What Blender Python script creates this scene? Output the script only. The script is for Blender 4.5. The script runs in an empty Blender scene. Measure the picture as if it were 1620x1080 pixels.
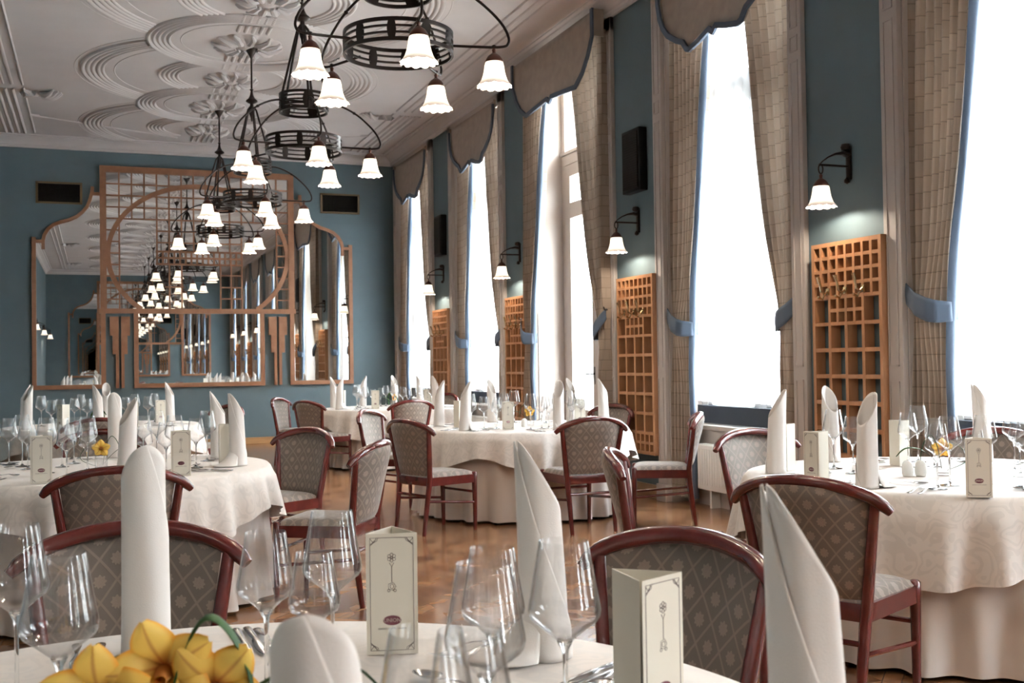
import bpy, bmesh, math, random
from math import sin, cos, pi, radians as rad
from mathutils import Vector, Matrix
random.seed(7)
S = bpy.context.scene
COL = S.collection
# ------------------------------------------------------------------ camera
yaw, pitch, roll = rad(21.005), rad(1.113), rad(-0.8307)
fw = Vector((sin(yaw)*cos(pitch), cos(yaw)*cos(pitch), sin(pitch)))
r0 = Vector((cos(yaw), -sin(yaw), 0)); u0 = r0.cross(fw)
rt = cos(roll)*r0 + sin(roll)*u0; up = -sin(roll)*r0 + cos(roll)*u0
cam = bpy.data.cameras.new('camera'); camo = bpy.data.objects.new('camera', cam); COL.objects.link(camo)
camo.matrix_world = Matrix(((rt.x, up.x, -fw.x, 0), (rt.y, up.y, -fw.y, 0), (rt.z, up.z, -fw.z, 1.31), (0, 0, 0, 1)))
cam.sensor_width = 36; cam.lens = 1720/1620*36
cam.clip_start = 0.05; cam.clip_end = 200
cam.dof.use_dof = True; cam.dof.focus_distance = 4.2; cam.dof.aperture_fstop = 9.0
S.camera = camo
# ------------------------------------------------------------------ world, exposure
W = bpy.data.worlds.new('overcast sky'); S.world = W; W.use_nodes = True
wn = W.node_tree; bg = wn.nodes['Background']
bg.inputs[0].default_value = (0.92, 0.955, 1.0, 1); bg.inputs[1].default_value = 25.0
S.view_settings.view_transform = 'Standard'; S.view_settings.look = 'None'
S.view_settings.exposure = 1.1; S.view_settings.gamma = 1.0
S.view_settings.use_curve_mapping = False
S.cycles.max_bounces = 9; S.cycles.diffuse_bounces = 4; S.cycles.glossy_bounces = 6
S.cycles.transmission_bounces = 6; S.cycles.transparent_max_bounces = 40
S.cycles.sample_clamp_indirect = 6.0; S.cycles.use_denoising = True
S.cycles.caustics_reflective = False; S.cycles.caustics_refractive = False
LAMP_W = 4.0       # watts of each little bulb
# ------------------------------------------------------------------ dimensions
XR, XL, YB, YR, ZC = 4.975, -1.68, 18.8, -6.15, 5.01
ZT = 0.745
BAY = [17.445 - 3.18*i for i in range(8)]          # window centres
PIL = [15.855 - 3.18*i for i in range(7)]          # pillar centres between them
sun = bpy.data.lights.new('sun', 'SUN'); sun.energy = 10; sun.angle = rad(1.2); sun.color = (1, .95, .88)
suno = bpy.data.objects.new('sun', sun); COL.objects.link(suno); suno.location = (12, -6, 20)
suno.rotation_euler = Vector((-.13, .42, -.90)).to_track_quat('-Z', 'Y').to_euler()
# window portals: the daylight that comes through the openings
for yc in BAY:
    L = bpy.data.lights.new('window_daylight', 'AREA'); L.shape = 'RECTANGLE'; L.size = 3.9; L.size_y = 1.95
    L.cycles.is_portal = True
    o = bpy.data.objects.new('window_daylight', L); COL.objects.link(o)
    o.location = (5.50, yc, 2.75); o.rotation_euler = (0, rad(90), 0)
# ------------------------------------------------------------------ materials
def newmat(name):
    m = bpy.data.materials.new(name); m.use_nodes = True
    return m, m.node_tree, m.node_tree.nodes['Principled BSDF']
def mat(name, col, rough=.6, metal=0, spec=.5, noise=0, nscale=30, bump=0, bscale=80, coat=0, sheen=0, sss=0):
    m, t, b = newmat(name)
    b.inputs['Base Color'].default_value = (*col, 1); b.inputs['Roughness'].default_value = rough
    b.inputs['Metallic'].default_value = metal; b.inputs['Specular IOR Level'].default_value = spec
    b.inputs['Coat Weight'].default_value = coat; b.inputs['Sheen Weight'].default_value = sheen
    tc = t.nodes.new('ShaderNodeTexCoord')
    if noise:
        n = t.nodes.new('ShaderNodeTexNoise'); n.inputs['Scale'].default_value = nscale; n.inputs['Detail'].default_value = 4
        t.links.new(tc.outputs['Object'], n.inputs['Vector'])
        r = t.nodes.new('ShaderNodeValToRGB')
        r.color_ramp.elements[0].position = .3; r.color_ramp.elements[1].position = .7
        r.color_ramp.elements[0].color = (*[c*(1-noise) for c in col], 1); r.color_ramp.elements[1].color = (*[min(1, c*(1+noise)) for c in col], 1)
        t.links.new(n.outputs['Fac'], r.inputs['Fac']); t.links.new(r.outputs['Color'], b.inputs['Base Color'])
    if bump:
        n = t.nodes.new('ShaderNodeTexNoise'); n.inputs['Scale'].default_value = bscale; n.inputs['Detail'].default_value = 3
        t.links.new(tc.outputs['Object'], n.inputs['Vector'])
        bp = t.nodes.new('ShaderNodeBump'); bp.inputs['Strength'].default_value = bump; bp.inputs['Distance'].default_value = .002
        t.links.new(n.outputs['Fac'], bp.inputs['Height']); t.links.new(bp.outputs['Normal'], b.inputs['Normal'])
    return m
class NB:
    """small helper for node maths"""
    def __init__(s, t): s.t = t
    def m(s, op, a, b=None, c=None):
        n = s.t.nodes.new('ShaderNodeMath'); n.operation = op
        for i, v in enumerate((a, b, c)):
            if v is None: continue
            if isinstance(v, (int, float)): n.inputs[i].default_value = v
            else: s.t.links.new(v, n.inputs[i])
        return n.outputs[0]
    def mix(s, f, a, b):
        n = s.t.nodes.new('ShaderNodeMix'); n.data_type = 'RGBA'
        for k, v in ((0, f), (6, a), (7, b)):
            if isinstance(v, (int, float)): n.inputs[k].default_value = v
            elif isinstance(v, tuple): n.inputs[k].default_value = (*v, 1) if len(v) == 3 else v
            else: s.t.links.new(v, n.inputs[k])
        return n.outputs[2]
    def noise(s, vec, sc, det=3, rough=.5):
        n = s.t.nodes.new('ShaderNodeTexNoise'); n.inputs['Scale'].default_value = sc; n.inputs['Detail'].default_value = det
        n.inputs['Roughness'].default_value = rough
        if vec is not None: s.t.links.new(vec, n.inputs['Vector'])
        return n.outputs['Fac']
    def sep(s, vec):
        n = s.t.nodes.new('ShaderNodeSeparateXYZ'); s.t.links.new(vec, n.inputs[0]); return n.outputs
    def coord(s, which='Object'):
        n = s.t.nodes.new('ShaderNodeTexCoord'); return n.outputs[which]
    def comb(s, x, y, z=0.0):
        n = s.t.nodes.new('ShaderNodeCombineXYZ')
        for i, v in enumerate((x, y, z)):
            if isinstance(v, (int, float)): n.inputs[i].default_value = v
            else: s.t.links.new(v, n.inputs[i])
        return n.outputs[0]
    def bump(s, h, b, strength=.3, dist=.002):
        n = s.t.nodes.new('ShaderNodeBump'); n.inputs['Strength'].default_value = strength; n.inputs['Distance'].default_value = dist
        s.t.links.new(h, n.inputs['Height']); s.t.links.new(n.outputs[0], b.inputs['Normal'])
    def step(s, v, a, b):
        n = s.t.nodes.new('ShaderNodeMapRange'); n.interpolation_type = 'SMOOTHSTEP'
        s.t.links.new(v, n.inputs[0]); n.inputs[1].default_value = a; n.inputs[2].default_value = b
        return n.outputs[0]
M = {}
M['wall'] = mat('slate blue wall paint', (.112, .160, .181), .75, noise=.05, nscale=3, bump=.25, bscale=150)
M['plaster'] = mat('white plaster', (.60, .57, .57), .7, noise=.03, nscale=2)
M['trim'] = mat('cream painted wood', (.47, .42, .385), .5)
M['white_paint'] = mat('white gloss paint', (.80, .80, .78), .4)
M['mahog'] = mat('red mahogany varnish', (.090, .013, .011), .22, noise=.25, nscale=14, coat=.4)
M['iron'] = mat('dark bronze iron', (.030, .020, .016), .38, metal=.6, spec=.5)
M['copper'] = mat('dark copper cap', (.10, .035, .022), .4, metal=.5)
M['chrome'] = mat('polished steel', (.62, .62, .63), .16, metal=1)
M['brass'] = mat('brass', (.55, .40, .22), .25, metal=1)
M['black'] = mat('black plastic', (.006, .006, .007), .5, spec=.2)
M['blue'] = mat('slate blue curtain lining', (.072, .100, .145), .8, sheen=.1, bump=.2, bscale=200)
M['paper'] = mat('cream menu card', (.72, .68, .59), .7)
M['ink'] = mat('brown print ink', (.12, .085, .08), .7)
M['red_ink'] = mat('plum print ink', (.16, .05, .07), .7)
M['salt'] = mat('white porcelain', (.8, .8, .78), .2)
M['leaf'] = mat('dark green leaf', (.018, .055, .012), .6, spec=.15, noise=.3, nscale=30)
M['mirror'] = mat('mirror silver', (.80, .82, .82), .0, metal=1)
M['darkpanel'] = mat('dark slate panel', (.035, .05, .075), .7)
M['outdoor'] = mat('pale street facade', (.75, .75, .72), .9)
M['vent'] = mat('dark brown grille', (.010, .007, .006), .6, spec=.2)
M['bronze_frame'] = mat('dull bronze frame', (.14, .095, .045), .5)
# oak honey wood
def wood(name, c1, c2, scale, rough=.45):
    m, t, b = newmat(name); n = NB(t); v = n.coord()
    mp = t.nodes.new('ShaderNodeMapping'); mp.inputs['Scale'].default_value = scale; t.links.new(v, mp.inputs[0])
    f = n.noise(mp.outputs[0], 6, 5, .6)
    t.links.new(n.mix(n.step(f, .3, .7), c1, c2), b.inputs['Base Color']); b.inputs['Roughness'].default_value = rough
    return m
M['oak'] = wood('beech lattice wood', (.47, .235, .115), (.39, .185, .085), (3, 3, .7))
M['frame_wood'] = wood('mirror frame wood', (.29, .135, .07), (.23, .105, .052), (1, 3, 1))
M['base_wood'] = wood('honey baseboard wood', (.42, .24, .10), (.33, .18, .08), (.5, .5, 4))
# parquet: basket weave of strips laid diagonally, with pale and dark strips, varnished
def parquet():
    m, t, b = newmat('varnished oak parquet'); n = NB(t); x, y, z = n.sep(n.coord())
    a = n.m('MULTIPLY', n.m('ADD', x, y), .7071/.30); c = n.m('MULTIPLY', n.m('SUBTRACT', y, x), .7071/.30)
    ia, ic = n.m('FLOOR', a), n.m('FLOOR', c); fa, fc = n.m('FRACT', a), n.m('FRACT', c)
    chk = n.m('MODULO', n.m('ABSOLUTE', n.m('ADD', ia, ic)), 2.0)
    s = n.m('ADD', n.m('MULTIPLY', fa, chk), n.m('MULTIPLY', fc, n.m('SUBTRACT', 1.0, chk)))
    l = n.m('ADD', n.m('MULTIPLY', fc, chk), n.m('MULTIPLY', fa, n.m('SUBTRACT', 1.0, chk)))
    s5 = n.m('MULTIPLY', s, 4.0); sf = n.m('FRACT', s5); si = n.m('FLOOR', s5)
    wn_ = t.nodes.new('ShaderNodeTexWhiteNoise'); wn_.noise_dimensions = '3D'
    t.links.new(n.comb(ia, ic, si), wn_.inputs[0])
    # paler triangles in every block: grain-direction sheen painted into the colour
    d1 = n.m('ABSOLUTE', n.m('SUBTRACT', fa, .5)); d2 = n.m('ABSOLUTE', n.m('SUBTRACT', fc, .5))
    grain_sheen = n.m('MULTIPLY', n.step(n.m('SUBTRACT', d1, d2), -.012, .012), n.m('SUBTRACT', 1.0, n.m('MULTIPLY', 1.4, n.m('MINIMUM', d1, d2))))
    g = n.noise(n.comb(n.m('MULTIPLY', l, 2.0), n.m('MULTIPLY', s5, 6.0), n.m('ADD', ia, n.m('MULTIPLY', ic, 7.3))), 3, 4)
    base = n.mix(wn_.outputs[0], (.11, .042, .018), (.38, .18, .082))
    base = n.mix(n.m('MULTIPLY', g, .45), base, (.15, .055, .02))
    base = n.mix(n.m('MULTIPLY', grain_sheen, .42), base, (.50, .28, .14))
    edge = n.m('MINIMUM', n.m('MINIMUM', sf, n.m('SUBTRACT', 1.0, sf)), n.m('MULTIPLY', n.m('MINIMUM', l, n.m('SUBTRACT', 1.0, l)), 4.0))
    e = n.step(edge, .0, .045)
    base = n.mix(e, (.05, .02, .01), base)
    t.links.new(base, b.inputs['Base Color']); b.inputs['Roughness'].default_value = .24
    b.inputs['Coat Weight'].default_value = .35; b.inputs['Coat Roughness'].default_value = .14
    big = n.noise(n.coord(), 3.5, 2)
    n.bump(n.m('ADD', n.m('MULTIPLY', e, .4), n.m('MULTIPLY', big, 2.5)), b, .25, .003)
    return m
M['parquet'] = parquet()
# jacquard chair fabric: diagonal dotted lattice with a flower in every lozenge (UV in metres)
def jacquard():
    m, t, b = newmat('jacquard chair fabric'); n = NB(t); u, v, _ = n.sep(n.coord('UV'))
    cw, ch = .098, .120
    p = n.m('ADD', n.m('DIVIDE', u, cw), n.m('DIVIDE', v, ch)); q = n.m('SUBTRACT', n.m('DIVIDE', v, ch), n.m('DIVIDE', u, cw))
    fp, fq = n.m('SUBTRACT', n.m('FRACT', p), .5), n.m('SUBTRACT', n.m('FRACT', q), .5)
    ep = n.m('SUBTRACT', .5, n.m('ABSOLUTE', fp)); eq = n.m('SUBTRACT', .5, n.m('ABSOLUTE', fq))
    line = n.step(n.m('MINIMUM', ep, eq), .055, .035)
    rib = n.m('ADD', .65, n.m('MULTIPLY', .35, n.m('SINE', n.m('MULTIPLY', n.m('ADD', u, v), 1400.0))))
    # local metric coordinates in the lozenge
    lx = n.m('MULTIPLY', n.m('SUBTRACT', fp, fq), cw/2); ly = n.m('MULTIPLY', n.m('ADD', fp, fq), ch/2)
    ly2 = n.m('ADD', ly, .004)
    rr = n.m('SQRT', n.m('ADD', n.m('MULTIPLY', lx, lx), n.m('MULTIPLY', ly2, ly2)))
    th = n.m('ARCTAN2', lx, ly2)
    pet = n.m('ADD', n.m('ADD', .0175, n.m('MULTIPLY', .0024, n.m('COSINE', n.m('MULTIPLY', th, 9.0)))), n.m('MULTIPLY', .003, n.m('COSINE', th)))
    fl = n.step(n.m('SUBTRACT', pet, rr), -.0004, .0012)
    vein = n.step(n.m('ABSOLUTE', n.m('SINE', n.m('ADD', n.m('MULTIPLY', rr, 760.0), n.m('MULTIPLY', 1.6, n.m('COSINE', n.m('MULTIPLY', th, 5.0)))))), .15, .5)
    fl = n.m('MULTIPLY', fl, n.m('ADD', .35, n.m('MULTIPLY', .65, vein)))
    f = n.m('MAXIMUM', n.m('MULTIPLY', line, rib), fl)
    weave = n.noise(n.coord('UV'), 900, 2)
    col = n.mix(n.m('MULTIPLY', f, .9), (.165, .132, .108), (.32, .255, .205))
    col = n.mix(n.m('MULTIPLY', weave, .35), col, (.09, .075, .065))
    t.links.new(col, b.inputs['Base Color']); b.inputs['Roughness'].default_value = .62
    b.inputs['Sheen Weight'].default_value = .35; b.inputs['Sheen Roughness'].default_value = .4
    n.bump(f, b, .35, .001)
    return m
M['jacquard'] = jacquard()
# damask table linen (object coordinates)
def damask(name, col, scale, amt):
    m, t, b = newmat(name); n = NB(t); v = n.coord()
    w = t.nodes.new('ShaderNodeTexNoise'); w.inputs['Scale'].default_value = scale*.9; w.inputs['Detail'].default_value = 2; t.links.new(v, w.inputs[0])
    vm = t.nodes.new('ShaderNodeVectorMath'); vm.operation = 'MULTIPLY_ADD'; t.links.new(w.outputs['Color'], vm.inputs[0])
    vm.inputs[1].default_value = (.75, .75, .75); t.links.new(v, vm.inputs[2])
    vo = t.nodes.new('ShaderNodeTexVoronoi'); vo.feature = 'F1'; vo.inputs['Scale'].default_value = scale; t.links.new(vm.outputs[0], vo.inputs['Vector'])
    rings = n.m('SINE', n.m('MULTIPLY', vo.outputs['Distance'], 19.0))
    f = n.step(rings, .1, .5)
    c = n.mix(n.m('MULTIPLY', f, amt), col, tuple(x*.80 for x in col))
    t.links.new(c, b.inputs['Base Color']); b.inputs['Roughness'].default_value = .72
    t.links.new(n.m('SUBTRACT', .75, n.m('MULTIPLY', f, .25)), b.inputs['Roughness'])
    b.inputs['Sheen Weight'].default_value = .2
    n.bump(f, b, .15, .0008)
    return m
M['cloth'] = damask('damask table linen', (.70, .645, .60), 5.5, .45)
M['skirt'] = mat('plain table skirt linen', (.58, .52, .475), .8, bump=.15, bscale=300, sheen=.2)
M['napkin'] = mat('white linen napkin', (.77, .735, .71), .75, bump=.25, bscale=500, sheen=.2)
# curtain fabric: beige with a woven block pattern
def curtain():
    m, t, b = newmat('beige block weave curtain'); n = NB(t); u, v, _ = n.sep(n.coord('UV'))
    cv = n.m('MULTIPLY', v, 1/.105); cu = n.m('MULTIPLY', u, 1/.13)
    row = n.m('FLOOR', cv); fu = n.m('FRACT', n.m('ADD', cu, n.m('MULTIPLY', row, .37))); fv = n.m('FRACT', cv)
    ln = n.m('MAXIMUM', n.step(fv, .10, .03), n.m('MULTIPLY', .5, n.step(fu, .07, .02)))
    wn_ = t.nodes.new('ShaderNodeTexWhiteNoise'); wn_.noise_dimensions = '2D'
    t.links.new(n.comb(n.m('FLOOR', n.m('ADD', cu, n.m('MULTIPLY', row, .37))), row), wn_.inputs[0])
    c = n.mix(wn_.outputs[0], (.335, .262, .205), (.395, .315, .248))
    c = n.mix(n.m('MULTIPLY', ln, .6), c, (.14, .11, .085))
    t.links.new(c, b.inputs['Base Color']); b.inputs['Roughness'].default_value = .8; b.inputs['Sheen Weight'].default_value = .15
    tr = t.nodes.new('ShaderNodeBsdfTranslucent'); t.links.new(c, tr.inputs[0])
    mx = t.nodes.new('ShaderNodeMixShader'); mx.inputs[0].default_value = .09
    t.links.new(b.outputs[0], mx.inputs[1]); t.links.new(tr.outputs[0], mx.inputs[2])
    t.links.new(mx.outputs[0], t.nodes['Material Output'].inputs[0])
    n.bump(n.m('ADD', ln, n.m('MULTIPLY', n.noise(n.coord('UV'), 500, 1), .5)), b, .3, .001)
    return m
M['curtain'] = curtain()
M['valance'] = mat('beige brocade valance', (.36, .29, .235), .75, noise=.10, nscale=9, sheen=.2, bump=.2, bscale=200)
def sheer():
    m, t, b = newmat('white voile sheer'); n = NB(t)
    t.nodes.remove(b)
    tp = t.nodes.new('ShaderNodeBsdfTransparent'); tp.inputs[0].default_value = (.97, .98, 1, 1)
    tl = t.nodes.new('ShaderNodeBsdfTranslucent'); tl.inputs[0].default_value = (.88, .90, .93, 1)
    df = t.nodes.new('ShaderNodeBsdfDiffuse'); df.inputs[0].default_value = (.85, .86, .88, 1)
    a = t.nodes.new('ShaderNodeMixShader'); a.inputs[0].default_value = .35
    t.links.new(tl.outputs[0], a.inputs[1]); t.links.new(df.outputs[0], a.inputs[2])
    c = t.nodes.new('ShaderNodeMixShader'); c.inputs[0].default_value = .52
    t.links.new(tp.outputs[0], c.inputs[1]); t.links.new(a.outputs[0], c.inputs[2])
    t.links.new(c.outputs[0], t.nodes['Material Output'].inputs[0])
    return m
M['sheer'] = sheer()
def thin_glass(name, tint, edge, gl):
    m, t, b = newmat(name); n = NB(t); t.nodes.remove(b)
    lw = t.nodes.new('ShaderNodeLayerWeight'); lw.inputs[0].default_value = .5
    tp = t.nodes.new('ShaderNodeBsdfTransparent')
    t.links.new(n.mix(n.m('POWER', lw.outputs['Facing'], 3.0), tint, edge), tp.inputs[0])
    g = t.nodes.new('ShaderNodeBsdfGlossy'); g.inputs['Roughness'].default_value = .02; g.inputs[0].default_value = (1, 1, 1, 1)
    sch = n.m('ADD', .05*gl, n.m('MULTIPLY', .8, n.m('POWER', lw.outputs['Facing'], 3.6)))
    mx = t.nodes.new('ShaderNodeMixShader'); t.links.new(n.m('MINIMUM', sch, 1.0), mx.inputs[0])
    t.links.new(tp.outputs[0], mx.inputs[1]); t.links.new(g.outputs[0], mx.inputs[2])
    t.links.new(mx.outputs[0], t.nodes['Material Output'].inputs[0])
    return m
M['glass'] = thin_glass('crystal wine glass', (.985, .985, .985), (.58, .59, .61), 1.0)
M['pane'] = thin_glass('window glass', (.96, .98, .98), (.85, .88, .88), 1.0)
def solid_glass():
    m, t, b = newmat('solid crystal'); b.inputs['Base Color'].default_value = (.97, .98, .98, 1)
    b.inputs['Transmission Weight'].default_value = 1; b.inputs['Roughness'].default_value = .0; b.inputs['IOR'].default_value = 1.5
    return m
M['crystal'] = solid_glass()
def shade_mat():
    m, t, b = newmat('lit opal glass shade'); n = NB(t)
    b.inputs['Base Color'].default_value = (.8, .74, .66, 1); b.inputs['Roughness'].default_value = .3
    x, y, z = n.sep(n.coord())
    # the opal glass transmits most beside the bulb, least at the thick frilled rim
    g = n.step(z, 0.0, .06)
    t.links.new(n.mix(g, (1.0, .80, .66), (1.0, .86, .66)), b.inputs['Emission Color'])
    t.links.new(n.m('ADD', .16, n.m('MULTIPLY', g, .72)), b.inputs['Emission Strength'])
    return m
M['shade'] = shade_mat()
def emis(name, col, s):
    m, t, b = newmat(name); b.inputs['Base Color'].default_value = (0, 0, 0, 1)
    b.inputs['Emission Color'].default_value = (*col, 1); b.inputs['Emission Strength'].default_value = s
    return m
M['bulb'] = emis('glowing bulb', (1, .85, .62), 14)
def petal():
    m, t, b = newmat('yellow orchid petal'); n = NB(t); u, v, _ = n.sep(n.coord('UV'))
    mid = n.step(n.m('ABSOLUTE', u), .16, .0); base = n.step(v, .38, .0); rim = n.step(n.m('ABSOLUTE', u), .7, 1.0)
    c = n.mix(rim, (.86, .60, .13), (.87, .42, .05)); c = n.mix(n.m('MULTIPLY', mid, .6), c, (.45, .13, .03))
    c = n.mix(n.m('MULTIPLY', base, .8), c, (.38, .05, .02))
    t.links.new(c, b.inputs['Base Color']); b.inputs['Roughness'].default_value = .5
    b.inputs['Subsurface Weight'].default_value = .0
    tr = t.nodes.new('ShaderNodeBsdfTranslucent'); t.links.new(c, tr.inputs[0])
    mx = t.nodes.new('ShaderNodeMixShader'); mx.inputs[0].default_value = .3
    t.links.new(b.outputs[0], mx.inputs[1]); t.links.new(tr.outputs[0], mx.inputs[2])
    t.links.new(mx.outputs[0], t.nodes['Material Output'].inputs[0])
    return m
M['petal'] = petal()
# ------------------------------------------------------------------ mesh builder
class MB:
    def __init__(s): s.v = []; s.f = []; s.uv = []; s.has_uv = False
    def add(s, vs, fs, uvs=None):
        o = len(s.v); s.v += [tuple(p) for p in vs]; s.f += [tuple(i+o for i in f) for f in fs]
        s.uv += list(uvs) if uvs else [(0, 0)]*len(vs)
        if uvs: s.has_uv = True
        return s
    def box(s, x0, x1, y0, y1, z0, z1, bev=0.0):
        if bev <= 0:
            vs = [(x, y, z) for x in (x0, x1) for y in (y0, y1) for z in (z0, z1)]
            fs = [(0, 1, 3, 2), (4, 6, 7, 5), (0, 4, 5, 1), (2, 3, 7, 6), (0, 2, 6, 4), (1, 5, 7, 3)]
            return s.add(vs, fs)
        bm = bmesh.new(); bmesh.ops.create_cube(bm, size=1)
        for v in bm.verts: v.co = Vector(((x0+x1)/2+v.co.x*(x1-x0), (y0+y1)/2+v.co.y*(y1-y0), (z0+z1)/2+v.co.z*(z1-z0)))
        bmesh.ops.bevel(bm, geom=bm.edges[:], offset=bev, segments=2, affect='EDGES', profile=.6)
        bm.verts.index_update(); vs = [v.co[:] for v in bm.verts]; fs = [tuple(v.index for v in f.verts) for f in bm.faces]; bm.free()
        return s.add(vs, fs)
    def tube(s, pts, r, n=10, closed=False, caps=True, flat=1.0):
        P = [Vector(p) for p in pts]; k = len(P)
        R = r if isinstance(r, (list, tuple)) else [r]*k
        vs = []; fs = []; prev = None
        for i, p in enumerate(P):
            if closed: d = (P[(i+1) % k]-P[i-1]).normalized()
            else: d = (P[min(i+1, k-1)]-P[max(i-1, 0)]).normalized()
            if prev is None:
                a = Vector((0, 0, 1)) if abs(d.z) < .9 else Vector((1, 0, 0))
                n1 = d.cross(a).normalized()
            else:
                n1 = (prev - d*prev.dot(d)).normalized()
            prev = n1; n2 = d.cross(n1)
            for j in range(n):
                an = 2*pi*j/n; vs.append(p+n1*cos(an)*R[i]+n2*sin(an)*R[i]*flat)
        for i in range(k if closed else k-1):
            a = i*n; b2 = ((i+1) % k)*n
            for j in range(n): fs.append((a+j, a+(j+1) % n, b2+(j+1) % n, b2+j))
        if caps and not closed:
            fs.append(tuple(reversed(range(n)))); fs.append(tuple((k-1)*n+j for j in range(n)))
        return s.add(vs, fs)
    def lathe(s, prof, n=24, c=(0, 0, 0), capb=False, capt=False, rmod=None, zmod=None):
        vs = []; fs = []
        for i, (r, z) in enumerate(prof):
            for j in range(n):
                a = 2*pi*j/n; rr = r*(rmod(a, i) if rmod else 1); zz = z+(zmod(a, i) if zmod else 0)
                vs.append((c[0]+rr*cos(a), c[1]+rr*sin(a), c[2]+zz))
        for i in range(len(prof)-1):
            for j in range(n): fs.append((i*n+j, i*n+(j+1) % n, (i+1)*n+(j+1) % n, (i+1)*n+j))
        if capb: fs.append(tuple(reversed(range(n))))
        if capt: fs.append(tuple((len(prof)-1)*n+j for j in range(n)))
        return s.add(vs, fs)
    def grid(s, fn, nu, nv, uvf=None, closeu=False):
        vs = []; fs = []; uv = []
        for i in range(nv+1):
            for j in range(nu+1):
                u, v = j/nu, i/nv; vs.append(fn(u, v)); uv.append(uvf(u, v) if uvf else (u, v))
        for i in range(nv):
            for j in range(nu):
                a = i*(nu+1)+j; fs.append((a, a+1, a+nu+2, a+nu+1))
        return s.add(vs, fs, uv if uvf else None)
    def prism(s, poly, d0, d1, plane='XZ'):
        k = len(poly)
        def P(a, b, d): return {'XZ': (a, d, b), 'YZ': (d, a, b), 'XY': (a, b, d)}[plane]
        vs = [P(a, b, d0) for a, b in poly]+[P(a, b, d1) for a, b in poly]
        fs = [tuple(range(k)), tuple(reversed(range(k, 2*k)))]+[(i, k+i, k+(i+1) % k, (i+1) % k) for i in range(k)]
        return s.add(vs, fs)
    def strip(s, path, w, d0, d1, plane='XZ', closed=False):
        """a flat bar of width w following a 2d path, from depth d0 to d1"""
        k = len(path); L = []; Rr = []
        for i, (a, b) in enumerate(path):
            if closed: p, q = path[i-1], path[(i+1) % k]
            else: p, q = path[max(i-1, 0)], path[min(i+1, k-1)]
            dx, dy = q[0]-p[0], q[1]-p[1]; l = math.hypot(dx, dy) or 1
            nx, ny = -dy/l*w/2, dx/l*w/2; L.append((a+nx, b+ny)); Rr.append((a-nx, b-ny))
        def P(a, b, d): return {'XZ': (a, d, b), 'YZ': (d, a, b), 'XY': (a, b, d)}[plane]
        vs = []
        for i in range(k): vs += [P(*L[i], d0), P(*Rr[i], d0), P(*Rr[i], d1), P(*L[i], d1)]
        fs = []
        for i in range(k if closed else k-1):
            a = 4*i; b = 4*((i+1) % k)
            for j in range(4): fs.append((a+j, a+(j+1) % 4, b+(j+1) % 4, b+j))
        if not closed: fs += [(3, 2, 1, 0), (4*k-4, 4*k-3, 4*k-2, 4*k-1)]
        return s.add(vs, fs)
    def mesh(s, name, m, smooth=35):
        me = bpy.data.meshes.new(name); me.from_pydata(s.v, [], s.f)
        if s.has_uv:
            uvl = me.uv_layers.new(name='UVMap')
            for lp in me.loops: uvl.data[lp.index].uv = s.uv[lp.vertex_index]
        bm = bmesh.new(); bm.from_mesh(me); bmesh.ops.recalc_face_normals(bm, faces=bm.faces[:]); bm.to_mesh(me); bm.free()
        ms = m if isinstance(m, (list, tuple)) else [m]
        for q in ms: me.materials.append(M[q] if isinstance(q, str) else q)
        if smooth:
            me.polygons.foreach_set('use_smooth', [True]*len(me.polygons)); me.set_sharp_from_angle(angle=rad(smooth))
        me.update()
        return me
    def obj(s, name, m, parent=None, smooth=35):
        o = bpy.data.objects.new(name, s.mesh(name, m, smooth)); COL.objects.link(o)
        if parent: o.parent = parent
        return o
def tag(o, label, cat=None, group=None, kind=None):
    if label: o['label'] = label
    if cat: o['category'] = cat
    if group: o['group'] = group
    if kind: o['kind'] = kind
    return o
def thing(name, label, cat, loc=(0, 0, 0), rz=0, group=None):
    o = bpy.data.objects.new(name, None); COL.objects.link(o); o.empty_display_size = .1
    o.location = loc; o.rotation_euler = (0, 0, rz); return tag(o, label, cat, group)
def struct(o): o['kind'] = 'structure'; return o
KIDS = {}
def dup(root, loc=None, rz=None, label=None, group=None):
    def cp(o, par):
        c = o.copy(); COL.objects.link(c)
        if par: c.parent = par
        for ch in list(o.children): cp(ch, c)
        return c
    r = cp(root, None)
    if loc is not None: r.location = loc
    if rz is not None: r.rotation_euler = (r.rotation_euler.x, r.rotation_euler.y, rz)
    if label: r['label'] = label
    if group: r['group'] = group
    return r
class Proto:
    """the first placing moves the prototype itself, later ones copy it"""
    def __init__(s, root): s.root = root; s.used = False
    def put(s, loc, rz, label, group=None):
        if not s.used:
            s.used = True; r = s.root; r.location = loc; r.rotation_euler.z = rz; r['label'] = label
            if group: r['group'] = group
            return r
        r = dup(s.root, loc, rz, label, group)
        return r
# ------------------------------------------------------------------ room shell
struct(MB().box(XL-.3, XR+.75, YR-.3, YB+.3, -.12, 0).obj('floor', 'parquet', smooth=0))
struct(MB().box(XL-.3, XR+.75, YR-.3, YB+.3, ZC, ZC+.15).obj('ceiling', 'plaster', smooth=0))
struct(MB().box(XL-.3, XR+.75, YB, YB+.25, 0, ZC).obj('wall_back', 'wall', smooth=0))
struct(MB().box(XL-.3, XR+.75, YR-.25, YR, 0, ZC).obj('wall_front', 'wall', smooth=0))
struct(MB().box(XL-.25, XL, YR, YB, 0, ZC).obj('wall_left', 'wall', smooth=0))
XO = 5.55
w = MB()
HW = .99                                            # half width of the openings
edges = [YB]+[v for c in BAY for v in (c+HW, c-HW)]+[YR]
for i in range(0, len(edges), 2):
    w.box(XR, XO, edges[i+1], edges[i], 0, ZC)
struct(w.obj('wall_right', 'wall', smooth=0))
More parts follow.
